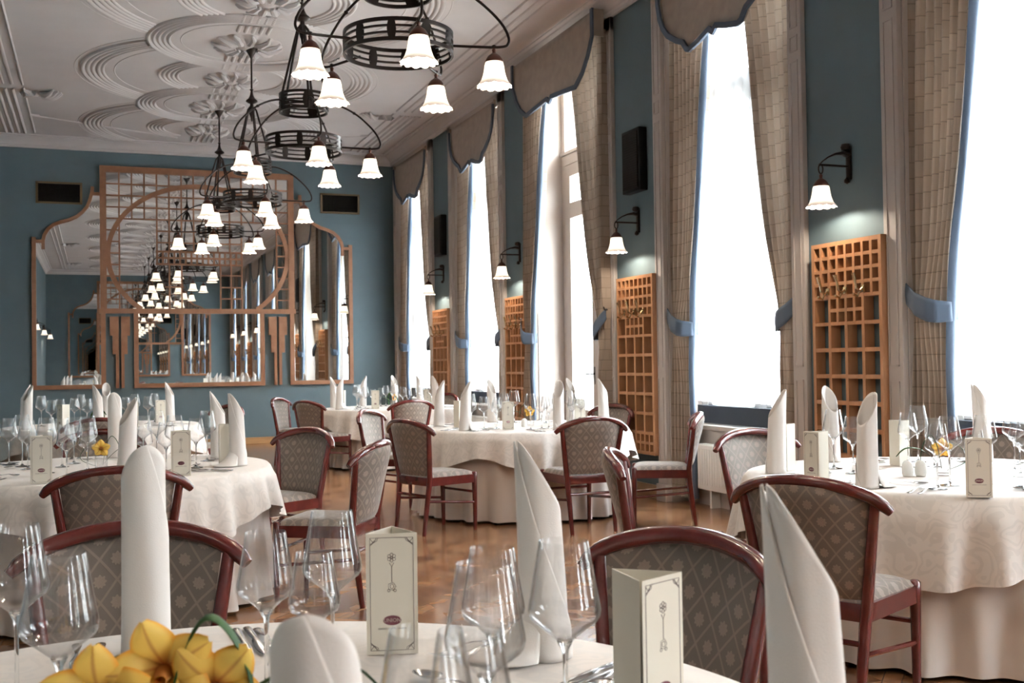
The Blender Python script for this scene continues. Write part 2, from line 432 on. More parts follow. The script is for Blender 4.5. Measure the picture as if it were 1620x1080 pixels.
# plaster reveals, heads and sills of the openings
for i, c in enumerate(BAY):
    door = (i == 2)
    t = MB()
    t.box(XR-.001, XO, c-HW, c-HW+.012, 0, 4.78); t.box(XR-.001, XO, c+HW-.012, c+HW, 0, 4.78)
    t.box(XR-.001, XO, c-HW, c+HW, 4.76, ZC)
    if not door:
        t.box(5.16, XO, c-HW, c+HW, 0, .68)
        t.box(5.135, XO-.05, c-HW+.012, c+HW-.012, .68, .715, .006)
    o = struct(t.obj('trim_%d' % (20+i), 'trim', smooth=0))
# cornice (cove) round the room
pr = [(.0, 4.83), (.03, 4.83), (.035, 4.86), (.055, 4.875), (.06, 4.90), (.10, 4.945), (.17, 4.975), (.175, 4.99), (.22, 4.995), (.225, ZC), (0, ZC)]
cn = MB()
def ext(pr, a, b, fn):
    k = len(pr); vs = [fn(d, z, a) for d, z in pr]+[fn(d, z, b) for d, z in pr]
    cn.add(vs, [(i, (i+1) % k, k+(i+1) % k, k+i) for i in range(k)]+[tuple(range(k)), tuple(reversed(range(k, 2*k)))])
ext(pr, XL, XR, lambda d, z, a: (a, YB-d, z)); ext(pr, XL, XR, lambda d, z, a: (a, YR+d, z))
ext(pr, YR, YB, lambda d, z, a: (XL+d, a, z)); ext(pr, YR, YB, lambda d, z, a: (XR-d, a, z))
struct(cn.obj('trim_1', 'plaster', smooth=40))
struct(MB().box(XL, XR, YB-.03, YB, 0, .11, .004).obj('baseboard_back', 'base_wood', smooth=0))
struct(MB().box(XL, XL+.03, YR, YB, 0, .11, .004).obj('baseboard_left', 'base_wood', smooth=0))
b = MB()
for p in PIL: b.box(XR-.025, XR, p-.435, p+.435, 0, .13, .004)
struct(b.obj('baseboard_right', 'base_wood', smooth=0))
# casings of every opening
for i, c in enumerate(BAY):
    t = MB()
    for sgn in (1, -1):
        a, b2 = sorted((c+sgn*HW, c+sgn*(HW+.165)))
        t.box(XR-.045, XR, a, b2, 0, 4.83, .006)
        t.box(XR-.065, XR, a-.008, b2+.008, 0, .16, .006)
        for z0, z1 in ((.25, 1.15), (1.25, 3.55), (3.62, 3.74), (3.80, 4.66)):
            m_ = .035
            t.box(XR-.052, XR-.044, a+m_, a+m_+.01, z0, z1); t.box(XR-.052, XR-.044, b2-m_-.01, b2-m_, z0, z1)
            t.box(XR-.052, XR-.044, a+m_, b2-m_, z0, z0+.01); t.box(XR-.052, XR-.044, a+m_, b2-m_, z1-.01, z1)
    t.box(XR-.045, XR, c-HW-.165, c+HW+.165, 4.69, 4.83, .006)
    struct(t.obj('trim_%d' % (2+i), 'trim', smooth=0))
# ------------------------------------------------------------------ ceiling stucco
def arc(cx, cy, R, a0, a1, n=40): return [(cx+R*cos(a0+(a1-a0)*k/n), cy+R*sin(a0+(a1-a0)*k/n)) for k in range(n+1)]
XC = 1.66
st = MB()
def ridge(path, wd, h, closed=False):
    # half round ridge under the ceiling
    k = len(path); vs = []; fs = []; prof = [(-.5, 0), (-.36, .7), (0, 1), (.36, .7), (.5, 0)]
    for i, (a, b) in enumerate(path):
        if closed: p, q = path[i-1], path[(i+1) % k]
        else: p, q = path[max(i-1, 0)], path[min(i+1, k-1)]
        dx, dy = q[0]-p[0], q[1]-p[1]; l = math.hypot(dx, dy) or 1; nx, ny = -dy/l, dx/l
        for s_, z_ in prof: vs.append((a+nx*s_*wd, b+ny*s_*wd, ZC+.002-z_*h*.72))
    n = len(prof)
    for i in range(k if closed else k-1):
        a = i*n; b = ((i+1) % k)*n
        for j in range(n-1): fs.append((a+j, a+j+1, b+j+1, b+j))
    st.add(vs, fs)
for yc in PIL:                                       # ring set round every chandelier
    for R in (1.08, 1.025, .97, .915, .86): ridge(arc(XC, yc, R, 0, 2*pi, 72)[:-1], .045, .036, True)
    ridge(arc(XC, yc, .73, 0, 2*pi, 60)[:-1], .018, .012, True)
mids = BAY
for yc in mids:                                      # small rings and wide side lobes between them
    for R in (.885, .83, .775, .72, .665): 
        for a0 in (0, pi):
            # clip where the chandelier circles cover them
            lim = math.acos(min(1, max(-1, (R*R+1.59**2-1.10**2)/(2*R*1.59))))
            h = pi/2-lim
            if h > 0: ridge(arc(XC, yc, R, a0-h, a0+h, 24), .042, .03)
    for R, wd, hh in ((1.87, .014, .010), (1.78, .055, .04), (1.72, .05, .036), (1.66, .05, .036), (1.60, .05, .036), (1.545, .04, .03), (1.41, .018, .012)):
        lim = math.acos(min(1, max(-1, (R*R+1.59**2-1.12**2)/(2*R*1.59)))); h = pi/2-lim
        for a0 in (0, pi): ridge(arc(XC, yc, R, a0-h, a0+h, 40), wd, hh)
def rosette(cx, cy, R):
    def f(u, v):
        a = 2*pi*u; r = R*(1-v)
        pet = abs(cos(a*6)); z = (.02+.035*pet*(1-abs(2*(1-v)-1.15)))if v < .72 else .045+.03*cos((1-v)/.28*pi/2)
        rr = r*(1-.08*(1-pet) if v < .5 else 1)
        if v == 0: z = 0
        return (cx+rr*cos(a), cy+rr*sin(a), ZC-z)
    st.grid(f, 96, 10)
    for k in range(12):                              # curled leaves
        a = 2*pi*k/12; st.tube([(cx+R*q*cos(a+w_), cy+R*q*sin(a+w_), ZC-.02-z_) for q, w_, z_ in ((.35, 0, .03), (.6, .06, .05), (.85, .1, .03), (1.0, .02, .0))], [.02, .035, .03, .01], 6)
for yc in PIL+mids: rosette(XC, yc, .40 if yc in PIL else .34)
for yc in sorted(PIL+mids):                          # fluted strips along the middle
    for y0, y1 in ((yc+.48, yc+.74), (yc-.74, yc-.48)):
        for k in range(5): ridge([(XC-.16+.08*k, y0), (XC-.16+.08*k, y1)], .05, .035)
for y0, y1 in ((YB-1.75, YB-.42), (YR+.42, YR+1.75)):
    for k in range(5): ridge([(XC-.16+.08*k, y0), (XC-.16+.08*k, y1)], .05, .035)
for sg, xw in ((1, XL), (-1, XR)):                   # side friezes
    for d, wd in ((.83, .03), (.70, .05), (.60, .03)): ridge([(xw+sg*d, YR+.4), (xw+sg*d, YB-3.45)], wd, .03)
    for k in range(4): ridge([(xw+sg*(.42+.09*k), YB-3.2), (xw+sg*(.42+.09*k), YB-.33)], .05, .04)
    ridge([(xw+sg*.83, YB-3.3), (xw+sg*.83, YB-1.7), (xw+sg*.95, YB-1.65)], .03, .03)
    ridge([(xw+sg*.83, YB-1.62), (xw+sg*.83, YB-.4)], .035, .03)
    ridge([(xw+sg*.83, YB-1.62), (XC-sg*.4, YB-.62)], .035, .025)
    for yy in [YB-3.1-3.18*2*k for k in range(4)]:   # acanthus ornaments
        for q in range(7):
            a = -.9+.3*q; cx_ = xw+sg*1.02
            st.tube([(cx_+sg*.28*t_*cos(a), yy+.25*t_*sin(a)+.05*sin(3*t_), ZC-.012-.045*sin(pi*t_)) for t_ in (0, .25, .5, .75, 1)], [.02, .04, .045, .03, .01], 6)
        rr = [(xw+sg*(.78+.16*t_), yy+.10*sin(t_*6), ZC-.03) for t_ in (0, .3, .6, 1, 1.3)]
        st.tube(rr, [.01, .05, .06, .05, .02], 6)
struct(st.obj('trim_40', 'plaster', smooth=50))
# ------------------------------------------------------------------ outside
struct(MB().box(XO+.02, 60, -40, 60, -.9, -.8).obj('ground', M['outdoor'], smooth=0))
bt = thing('street_building', 'pale sunlit building across the street, seen through the glazed door', 'building', (22, 8, -.8))
f = MB(); f.box(0, 5, -30, 38, 0, 9); f.obj('facade', 'outdoor', bt, 0)
g = MB()
for yy in range(-28, 37, 3): g.box(-.04, .0, yy, yy+1.1, 1.5, 4.0)
g.obj('window_opening', 'darkpanel', bt, 0)
# ------------------------------------------------------------------ windows
def window(i, c):
    door = (i == 2)
    e = bpy.data.objects.new('door_1' if door else 'window_%d' % (i+1), None); COL.objects.link(e); e.location = (5.36, c, 0); struct(e)
    fr = MB(); X0, X1 = -.05, .05
    zb = .0 if door else .72
    for y0, y1 in ((-.978, -.88), (.88, .978)): fr.box(X0, X1, y0, y1, zb, 4.76, .004)
    fr.box(X0, X1, -.88, .88, 4.66, 4.76); fr.box(X0, X1, -.88, .88, zb, zb+.10)
    fr.box(X0-.02, X1, -.90, .90, 3.66, 3.78, .006); fr.box(X0-.045, X1, -.92, .92, 3.78, 3.82, .006)
    fr.box(X0, X1, -.04, .04, 3.82, 4.66)
    if door:
        for y0 in (-.88, .01):                      # two leaves
            y1 = y0+.87
            fr.box(X0-.01, X1, y0, y0+.15, .1, 3.66, .006); fr.box(X0-.01, X1, y1-.15, y1, .1, 3.66, .006)
            for z0, z1 in ((.1, .75), (3.02, 3.20), (3.52, 3.66)): fr.box(X0-.01, X1, y0+.15, y1-.15, z0, z1)
            for z0, z1 in ((.22, .63),): fr.box(X0-.02, X0-.01, y0+.22, y1-.22, z0, z1, .004)
        fr.box(X0-.035, X0-.01, -.03, .045, .1, 3.64, .006)
    else:
        fr.box(X0, X1, -.06, .06, zb, 3.66); fr.box(X0, X1, -.88, .88, .80, .86)
        for y0 in (-.88, .06): fr.box(X0+.01, X1-.01, y0, y0+.07, .8, 3.66); fr.box(X0+.01, X1-.01, y0+.75, y0+.82, .8, 3.66); fr.box(X0+.01, X1-.01, y0, y0+.82, .8, .9); fr.box(X0+.01, X1-.01, y0, y0+.82, 3.58, 3.66)
    fr.obj('window_frame', 'trim' if door else 'white_paint', e, 0)
    MB().box(.0, .005, -.88, .88, zb+.1, 4.66).obj('window_glass', 'pane', e, 0)
    if door:
        h = MB(); h.tube([(-.06, .09, 1.17), (-.12, .09, 1.17), (-.125, .10, 1.17), (-.12, .23, 1.165)], .010, 8); h.box(-.068, -.058, .065, .115, 1.05, 1.25, .003)
        h.obj('door_handle', 'iron', e)
    else:
        MB().box(-.20, -.17, -.97, .97, .74, .90, .003).obj('dark_band', 'darkpanel', e, 0)  # plain dark band across the bottom of the window
for i, c in enumerate(BAY): window(i, c)
# ------------------------------------------------------------------ drapery
WNAME = ['end window beside the mirror wall', 'second window from the mirror wall', 'tall glazed door', 'window in front of the middle tables', 'window beside the right-hand table', 'window nearest the camera', 'window behind the camera', 'last window behind the camera']
prof_in = [(4.75, .18), (4.5, .26), (4.1, .34), (3.6, .40), (3.0, .46), (2.4, .55), (1.9, .655), (1.62, .70), (1.45, .70), (1.1, .70), (.6, .70), (.12, .70)]
prof_in.sort()
def inner(z):
    for (z0, a), (z1, b) in zip(prof_in, prof_in[1:]):
        if z0 <= z <= z1:
            t = (z-z0)/(z1-z0); return a+(b-a)*t
    return prof_in[-1][1] if z > 1 else prof_in[0][1]
def smooth_inner(z): return sum(inner(min(4.74, max(.13, z+d))) for d in (-.15, -.08, 0, .08, .15))/5
def make_curtain(sg, seed, out, xb=0.0):
    rnd = random.Random(seed)
    ph = [rnd.uniform(0, 6.28) for _ in range(4)]
    t = thing('curtain', '', 'curtain')
    zt = 4.72
    def edge(z): return min(out-.12, smooth_inner(z)*1.30+.03) if out > 1.05 else smooth_inner(z)
    def pos(u, v):
        z = .06+(zt-.06)*v; yi = edge(z); wdt = out-yi
        g = 1.0-.45*math.exp(-((z-1.6)/.35)**2)
        pinch = math.exp(-((z-1.6)/.30)**2)
        U = u*7.0
        x = .052*g*cos(2*pi*U+ph[0]+.35*sin(z*1.3+ph[1]))+.022*g*sin(4*pi*U*.55+ph[2]+z*.8)
        x += -.05*pinch*sin(pi*u)
        y = out-wdt*(u+.018*sin(2*pi*U+ph[3]))
        return (x+xb, sg*y, z)
    mb = MB().grid(pos, 110, 60, lambda u, v: (u*1.9, v*4.66)); mb.obj('drape', 'curtain', t, 60)
    # lining strip folded back along the inner edge
    def lin(u, v):
        p = pos(1.0, v); return (p[0]+.005+.075*u+.005*sin(5*v*pi+u*3), p[1]+sg*(.01*u - .035*sin(pi*u)), p[2])
    MB().grid(lin, 8, 60).obj('lining', 'blue', t, 60)
    # tie band
    yi = edge(1.6)
    path = [(-.055, out+.075, 1.80), (-.085, out+.02, 1.745), (-.115, out-(out-yi)*.35, 1.66), (-.115, out-(out-yi)*.7, 1.62), (-.09, yi+.03, 1.605), (-.02, yi-.03, 1.60), (.05, yi-.02, 1.605), (.07, yi+.05, 1.62)]
    def band(u, v):
        k = u*(len(path)-1); i = min(int(k), len(path)-2); fr = k-i; a, b = path[i], path[i+1]
        fr2 = fr
        h = .055+.022*sin(pi*min(1, u*1.25))
        x = a[0]+(b[0]-a[0])*fr2; y = a[1]+(b[1]-a[1])*fr2; z = a[2]+(b[2]-a[2])*fr2
        return (x+xb-.006*sin(pi*v), sg*y, z+h*(2*v-1)-.01)
    o = MB().grid(band, 42, 5).obj('tie_band', 'blue', t, 60)
    so = o.modifiers.new('thickness', 'SOLIDIFY'); so.thickness = .008
    hk = MB().tube([(-.045, sg*(out+.085), 1.83), (-.08, sg*(out+.085), 1.83), (-.085, sg*(out+.08), 1.86)], .007, 8); hk.obj('tie_hook', 'iron', t)
    return t
protoL = {}
def valance(c, door, lab):
    t = thing('valance', lab, 'valance', (XR-.045 if not door else 4.78, c, 0), 0, 'pelmet valances over the windows')
    if door: H = 1.13; zt = 4.90; pts = [(-H, 4.90), (-H, 4.62), (-1.02, 4.44), (-.88, 4.30), (-.70, 4.20), (-.30, 4.23), (-.06, 4.25), (0, 4.20), (.06, 4.25), (.30, 4.23), (.70, 4.20), (.88, 4.30), (1.02, 4.44), (H, 4.62), (H, 4.90)]
    else: H = .95; zt = 4.76; pts = [(-H, 4.70), (-.945, 4.60), (-.91, 4.46), (-.85, 4.35), (-.76, 4.26), (-.60, 4.17), (-.50, 4.13), (-.43, 4.05), (-.385, 4.035), (-.20, 4.075), (-.05, 4.12), (0, 4.075), (.05, 4.12), (.20, 4.075), (.385, 4.035), (.43, 4.05), (.50, 4.13), (.60, 4.17), (.76, 4.26), (.85, 4.35), (.91, 4.46), (.945, 4.60), (H, 4.70)]
    # refine path
    fine = []
    for (a, b), (c2, d) in zip(pts, pts[1:]):
        for k in range(4): fine.append((a+(c2-a)*k/4, b+(d-b)*k/4))
    fine.append(pts[-1])
    def lowz(y):
        for (a, b), (c2, d) in zip(fine, fine[1:]):
            if a <= y <= c2 and c2 > a: return b+(d-b)*(y-a)/(c2-a)
        return fine[-1][1]
    def fn(u, v):
        y = -H+2*H*u; z0 = lowz(y); z = z0+(zt-z0)*v
        return (-.012*cos(3*pi*u)*(1-v)-.02*(1-v), y, z)
    o = MB().grid(fn, 92, 10).obj('panel', 'valance', t, 60)
    s_ = o.modifiers.new('thickness', 'SOLIDIFY'); s_.thickness = .012
    bd = MB(); bd.strip(fine, .05, -.050, -.028, 'YZ'); bd.obj('border', 'blue', t, 30)
    for sg in (-1, 1):
        ret = MB(); ret.box(-.03, .05 if door is False else .09, sg*H-.008, sg*H+.008, pts[0][1] if not door else 4.62, zt)
        ret.obj('side_return', 'valance', t, 0)
for i, c in enumerate(BAY):
    if i >= 6: 
        pass
    door = i == 2
    out = .985 if not door else 1.10
    for sg, side in ((1, 'far'), (-1, 'near')):
        key = (sg, out)
        if key not in protoL: protoL[key] = Proto(make_curtain(sg, 11+sg, out, 0.0))
        protoL[key].put((5.05 if not door else 4.885, c, 0), 0, 'beige tied curtain, %s side of the %s' % (side, WNAME[i]), 'curtains at the windows')
    valance(c, door, 'beige pelmet with blue scalloped border over the %s' % WNAME[i])
    if not door:
        rnd = random.Random(i)
        def sh(u, v, ph=rnd.uniform(0, 6)):
            y = -.96+1.92*u; z = .93+(4.74-.93)*v
            return (.016*sin(u*2*pi*13+ph+.8*sin(v*2+u*5))+.010*sin(u*2*pi*5.3+v*1.7), y, z)
        o = MB().grid(sh, 150, 12).obj('sheer_curtain', 'sheer', None, 70); o.location = (5.215, c, 0)
        tag(o, 'white sheer voile curtain hanging in the %s' % WNAME[i], 'curtain', 'sheer curtains in the windows')
# radiators
def radiator():
    t = thing('radiator', '', 'radiator')
    b = MB(); b.box(0, .10, -.62, .62, .16, .555, .008)
    for k in range(30): y = -.585+k*.0403; b.box(-.004, .002, y-.012, y+.012, .20, .52, .003)
    b.obj('panel', 'white_paint', t, 30)
    g = MB()
    for k in range(38): g.box(.01, .09, -.60+k*.0324, -.585+k*.0324, .553, .562)
    g.obj('grille', 'white_paint', t, 0)
    v = MB().tube([(.05, -.66, .14), (.05, -.66, .22), (.05, -.60, .22)], .012, 8); v.tube([(.05, -.66, .0), (.05, -.66, .14)], .008, 8); v.obj('valve', 'chrome', t)
    for yy in (-.45, .45): MB().box(.03, .12, yy-.015, yy+.015, 0, .18).obj('bracket', 'white_paint', t, 0)
    return t
rp = Proto(radiator())
for i, c in enumerate(BAY[:6]):
    if i != 2: rp.put((5.035, c, 0), 0, 'white panel radiator under the %s' % WNAME[i], 'radiators under the windows')
# ------------------------------------------------------------------ lattice coat racks
def rack():
    t = thing('coat_rack', '', 'coat rack')
    b = MB(); Wd, H0, H1, D = .375, .42, 2.13, .085
    b.box(-D, 0, -Wd, -Wd+.03, H0, H1); b.box(-D, 0, Wd-.03, Wd, H0, H1); b.box(-D, 0, -Wd, Wd, H1-.03, H1); b.box(-D, 0, -Wd, Wd, H0, H0+.03)
    s, n = .090, 8; cw = (2*Wd-.03)/8
    def vb(k, z0, z1, th=.024): y = -Wd+.015+k*cw; b.box(-D, -.002, y-th/2, y+th/2, z0, z1)
    def hb(z, k0=0, k1=8, th=.024): b.box(-D+.002, -.004, -Wd+.015+k0*cw, -Wd+.015+k1*cw, z-th/2, z+th/2)
    ch = .094
    for r in range(1, 5): hb(H1-.015-r*ch)
    zt4 = H1-.015-4*ch
    for k in range(1, 8): vb(k, zt4, H1)
    for r in (5, 6): hb(H1-.015-r*ch, 2 if r == 5 else 0, 6 if r == 5 else 8)
    z6 = H1-.015-6*ch
    for k in (2, 3, 4, 5, 6): vb(k, z6, zt4)
    zl = H0+.015+2*ch; nrow = 5
    for r in range(1, nrow+1): hb(z6-(z6-zl)*r/nrow, th=.028)
    for k in (2, 4, 6): vb(k, zl, z6, .028)
    hb(H0+.015+ch)
    for k in range(1, 8): vb(k, H0, zl)
    b.obj('lattice', 'oak', t, 0)
    for y in (-.19, .0, .19):
        z = H1-.015-3.5*ch
        h = MB(); h.tube([(-D-.004, y, z), (-D-.03, y, z-.02), (-D-.06, y, z-.005), (-D-.065, y, z+.04), (-D-.085, y, z+.10)], [.008, .008, .008, .009, .012], 8)
        h.tube([(-D-.03, y, z-.02), (-D-.05, y, z-.06), (-D-.085, y, z-.045)], [.008, .008, .011], 8); h.box(-D-.008, -D, y-.02, y+.02, z-.03, z+.02, .003)
        h.obj('coat_hook', 'brass', t)
    return t
rkp = Proto(rack())
PN = ['on the pillar nearest the mirror wall', 'on the second pillar from the mirror wall', 'on the pillar right of the glazed door', 'on the pillar beside the right-hand table', 'on the pillar nearest the camera', 'on the pillar behind the camera', 'on the last pillar behind the camera']
for i, p in enumerate(PIL): rkp.put((XR-.006, p-.085, 0), 0, 'wooden lattice coat rack with three metal hooks %s' % PN[i], 'lattice coat racks on the pillars')
# ------------------------------------------------------------------ lamps
def add_bulb_light(parent, loc, k=1.0):
    L = bpy.data.lights.new('bulb_light', 'POINT'); L.energy = LAMP_W*k; L.color = (1, .86, .70); L.shadow_soft_size = .018
    o = bpy.data.objects.new('bulb_light', L); COL.objects.link(o); o.parent = parent; o.location = loc
SHADE = MB()
def shade_mesh():
    pf = [(.122, .0), (.119, .007), (.104, .020), (.091, .042), (.080, .075), (.073, .11), (.068, .15), (.060, .180), (.044, .192), (.034, .195)]
    def rm(a, i): return 1+(.035*cos(12*a) if i < 2 else .015*cos(12*a) if i == 2 else 0)
    def zm(a, i): return (-.011*abs(cos(6*a))) if i < 2 else (-.006*abs(cos(6*a)) if i == 2 else 0)
    return MB().lathe(pf, 96, rmod=rm, zmod=zm).mesh('shade', 'shade', 60)
SM = shade_mesh()
CAPM = MB().lathe([(.062, .172), (.064, .18), (.056, .20), (.042, .222), (.022, .238), (.012, .245), (.012, .262), (.016, .268), (.010, .276), (.004, .285)], 24, capb=True, capt=True).mesh('shade_cap', 'copper', 50)
BULBM = MB().lathe([(.002, .06), (.018, .066), (.027, .085), (.026, .105), (.014, .13), (.013, .17)], 14).mesh('bulb', 'bulb', 60)
def bell(parent, loc, k=1.0):
    """shade with its rim at loc"""
    s = bpy.data.objects.new('shade', SM); COL.objects.link(s); s.parent = parent; s.location = loc; s.scale = (.86, .86, .80)
    c = bpy.data.objects.new('shade_cap', CAPM); COL.objects.link(c); c.parent = s
    b = bpy.data.objects.new('bulb', BULBM); COL.objects.link(b); b.parent = s
    add_bulb_light(s, (0, 0, .035), k)
def band(mb, R, z0, z1, nh, npost, ph=0, plate=.03):
    for k in range(nh):
        z = z0+(z1-z0)*k/(nh-1); th = .011 if k in (0, nh-1) else .006
        mb.lathe([(R-.006, z-th), (R+.006, z-th), (R+.006, z+th), (R-.006, z+th), (R-.006, z-th)], 72)
    for k in range(npost):
        a = ph+2*pi*k/npost
        def f(u, v):
            an = a+(u-.5)*2*plate/R*(.6+.4*sin(pi*v)); return ((R+.008)*cos(an), (R+.008)*sin(an), z0+(z1-z0)*v)
        def g(u, v):
            p = f(u, v); return (p[0]*(R-.008)/(R+.008), p[1]*(R-.008)/(R+.008), p[2])
        mb.grid(f, 4, 4); mb.grid(g, 4, 4)
def chandelier():
    t = thing('chandelier', '', 'chandelier')
    MB().lathe([(.006, -.15), (.012, -.14), (.02, -.12), (.085, -.012), (.088, 0)], 28, (0, 0, ZC-.02), capt=True, capb=True).obj('canopy', 'iron', t, 40)
    MB().tube([(0, 0, ZC-.15), (0, 0, 4.36)], .011, 10).obj('rod', 'iron', t)
    MB().lathe([(.01, 4.50), (.024, 4.49), (.012, 4.475), (.014, 4.46), (.022, 4.42), (.04, 4.385), (.065, 4.365), (.068, 4.35), (.045, 4.335), (.020, 4.325), (.022, 4.29), (.034, 4.25), (.030, 4.21), (.016, 4.17), (.010, 4.13), (.003, 4.12)], 24, capb=True, capt=True).obj('finial', 'iron', t, 50)
    sr = MB(); band(sr, .205, 3.53, 3.67, 5, 5, rad(-88), .05); sr.obj('small_ring', 'iron', t, 40)
    br = MB(); band(br, .325, 3.175, 3.29, 4, 10, rad(-70), .026); br.obj('large_ring', 'iron', t, 40)
    for k in range(5):
        a = rad(-88+72*k); ca, sa = cos(a), sin(a)
        P = lambda r, z: (r*ca, r*sa, z)
        MB().tube([P(.02, 4.29), P(.05, 4.25), P(.075, 4.16), P(.205, 3.67), P(.208, 3.53)], .011, 8).obj('suspension_rod', 'iron', t)
        pts = [P(.205, 3.60), P(.26, 3.60), P(.36, 3.565), P(.47, 3.50), P(.57, 3.41), P(.635, 3.33), P(.665, 3.26), P(.66, 3.225), P(.64, 3.210), P(.575, 3.206), P(.45, 3.212), P(.325, 3.22)]
        am = MB(); 
        fine = []
        V = [Vector(p) for p in pts]
        for i in range(len(V)-1):
            p0, p1, p2, p3 = V[max(i-1, 0)], V[i], V[i+1], V[min(i+2, len(V)-1)]
            for q in range(4):
                s = q/4; fine.append(.5*((2*p1)+(-p0+p2)*s+(2*p0-5*p1+4*p2-p3)*s*s+(-p0+3*p1-3*p2+p3)*s**3))
        fine.append(V[-1]); am.tube(fine, .0085, 8)
        am.lathe([(.002, -.014), (.014, -.006), (.014, .006), (.002, .014)], 10, P(.44, 3.52)); am.lathe([(.002, -.012), (.013, -.004), (.013, .006), (.002, .012)], 10, P(.575, 3.21))
        am.obj('arm', 'iron', t, 50)
        bell(t, P(.575, 2.975), 1.8)
    return t
chp = Proto(chandelier())
CN = ['nearest of the row, largest in view', 'second in the row from the camera', 'third in the row, in front of the mirror', 'farthest of the row, nearest the mirror wall', 'above the camera', 'behind the camera', 'last one behind the camera']
order = [PIL[3], PIL[2], PIL[1], PIL[0], PIL[4], PIL[5], PIL[6]]
for (p, lb), (dx, rz_) in zip(zip(order, CN), ((.06, -6), (.06, 0), (.045, 4), (.015, -17), (.02, 0), (.02, 5), (.02, -5))): chp.put((XC+dx, p, 0), rad(rz_), 'iron ring chandelier with five lamps, %s' % lb, 'ring chandeliers down the middle of the ceiling')
def sconce():
    t = thing('wall_sconce', '', 'wall lamp')     # local: wall at x=0, arm towards -x
    pl = MB(); pl.box(-.022, 0, -.022, .022, 2.56, 2.80, .006); pl.lathe([(.0, -.03), (.03, -.02), (.038, 0), (.03, .02), (.0, .03)], 16, (-.035, 0, 2.79)); pl.lathe([(.0, -.03), (.02, -.02), (.02, 0), (.0, .02)], 12, (-.03, 0, 2.56)); pl.obj('wall_plate', 'iron', t)
    a = MB(); a.tube([(-.02, 0, 2.735), (-.07, 0, 2.745), (-.13, 0, 2.735), (-.19, 0, 2.71), (-.235, 0, 2.68), (-.264, 0, 2.652)], [.036, .030, .019, .012, .009, .008], 8, flat=.5); a.obj('arm', 'iron', t)
    MB().tube([(-.262, 0, 2.655), (-.01, 0, 2.655)], .008, 8).obj('crossbar', 'iron', t)
    lk = MB(); lk.tube([(-.25+.018*sin(q), 0, 2.625+.032*cos(q)) for q in [2*pi*k/16 for k in range(16)]], .005, 6, closed=True); lk.obj('hanging_link', 'iron', t)
    bell(t, (-.25, 0, 2.365), 2.2)
    return t
scp = Proto(sconce())
for i, p in enumerate(PIL): scp.put((XR, p-.05, 0), 0, 'lit wall lamp with frilled glass shade %s' % PN[i], 'wall lamps on the pillars')
for y, nm in ((6.3, 'farthest from the camera'), (1.5, 'beside the camera'), (-3.2, 'behind the camera')):
    scp.put((XL, y, 0), pi, 'lit wall lamp on the left wall, %s, seen in the mirror' % nm, 'wall lamps on the left wall')
# speakers
def speaker():
    t = thing('wall_speaker', '', 'loudspeaker')
    MB().box(-.09, 0, -.18, .18, 2.95, 3.56, .008).obj('cabinet', 'black', t, 30)
    g = MB(); g.box(-.098, -.09, -.155, .155, 2.98, 3.53, .002)
    for k in range(22): g.box(-.101, -.098, -.150, .150, 2.99+k*.0243, 3.002+k*.0243)
    g.obj('grille', 'vent', t, 0); return t
spp = Proto(speaker())
spp.put((XR, PIL[2]-.06, 0), 0, 'black wall loudspeaker high on the pillar right of the glazed door', 'black loudspeakers on the pillars')
spp.put((XR, PIL[0]-.03, 0), 0, 'black wall loudspeaker high on the pillar nearest the mirror wall', 'black loudspeakers on the pillars')
# ------------------------------------------------------------------ mirror wall
YM = YB
mt = thing('wall_mirror', 'large winged wall mirror in a lattice wood frame on the end wall', 'mirror', (0, YM, 0))
def bz(z): return z-.04
CXM = 1.65
def wing(sgn):
    mx = lambda x: CXM+sgn*(x-CXM)
    curve = [(-.755, 3.22), (-.755, 3.36), (-.735, 3.45), (-.68, 3.545), (-.60, 3.615), (-.50, 3.66), (-.37, 3.70), (-.26, 3.755), (-.17, 3.83), (-.10, 3.92), (-.06, 4.02), (-.03, 4.14), (-.015, 4.24)]
    fr = MB()
    fr.strip([(mx(x), z) for x, z in curve], .052, -.05, -.005)
    def bx(x0, x1, z0, z1, d=.055): a, b = sorted((mx(x0), mx(x1))); fr.box(a, b, -d, 0, z0, z1)
    bx(-.925, -.86, .985, 3.41); bx(-.86, -.73, 3.32, 3.37); bx(-.925, .17, .985, 1.055); bx(.095, .17, 1.055, 2.23); bx(-.045, .10, 4.11, 4.16); bx(-.045, .005, 4.11, 4.25)
    fr.obj('wing_frame', 'frame_wood', mt, 0)
    gp = [(mx(x), z) for x, z in [(.12, 1.02), (-.89, 1.02), (-.89, 3.34), (-.76, 3.34)]+curve[2:-1]+[(.12, 4.14)]]
    MB().prism(gp, -.018, -.010).obj('mirror_glass', 'mirror', mt, 0)
wing(1); wing(-1)
MB().box(.13, 3.17, -.018, -.010, 2.26, 4.56).obj('mirror_glass', 'mirror', mt, 0)
MB().box(.63, 2.67, -.018, -.010, 1.02, 2.26).obj('mirror_glass', 'mirror', mt, 0)
fr = MB()
fr.box(.09, .19, -.065, 0, 2.20, 4.60); fr.box(3.11, 3.21, -.065, 0, 2.20, 4.60); fr.box(.09, 3.21, -.06, 0, 4.50, 4.60); fr.box(.07, 3.23, -.07, 0, 2.20, 2.28)
fr.obj('upper_frame', 'frame_wood', mt, 0)
fr = MB(); fr.box(.60, .67, -.055, 0, .985, 2.20); fr.box(2.63, 2.70, -.055, 0, .985, 2.20); fr.box(.60, 2.70, -.06, 0, .985, 1.055)
fr.obj('lower_frame', 'frame_wood', mt, 0)
lt = MB(); cw = 2.92/15
gx = lambda k: .19+k*cw
zt = 4.50; rh = .188
def vbar(k, z0, z1, th=.024): lt.box(gx(k)-th/2, gx(k)+th/2, -.045, -.019, z0, z1)
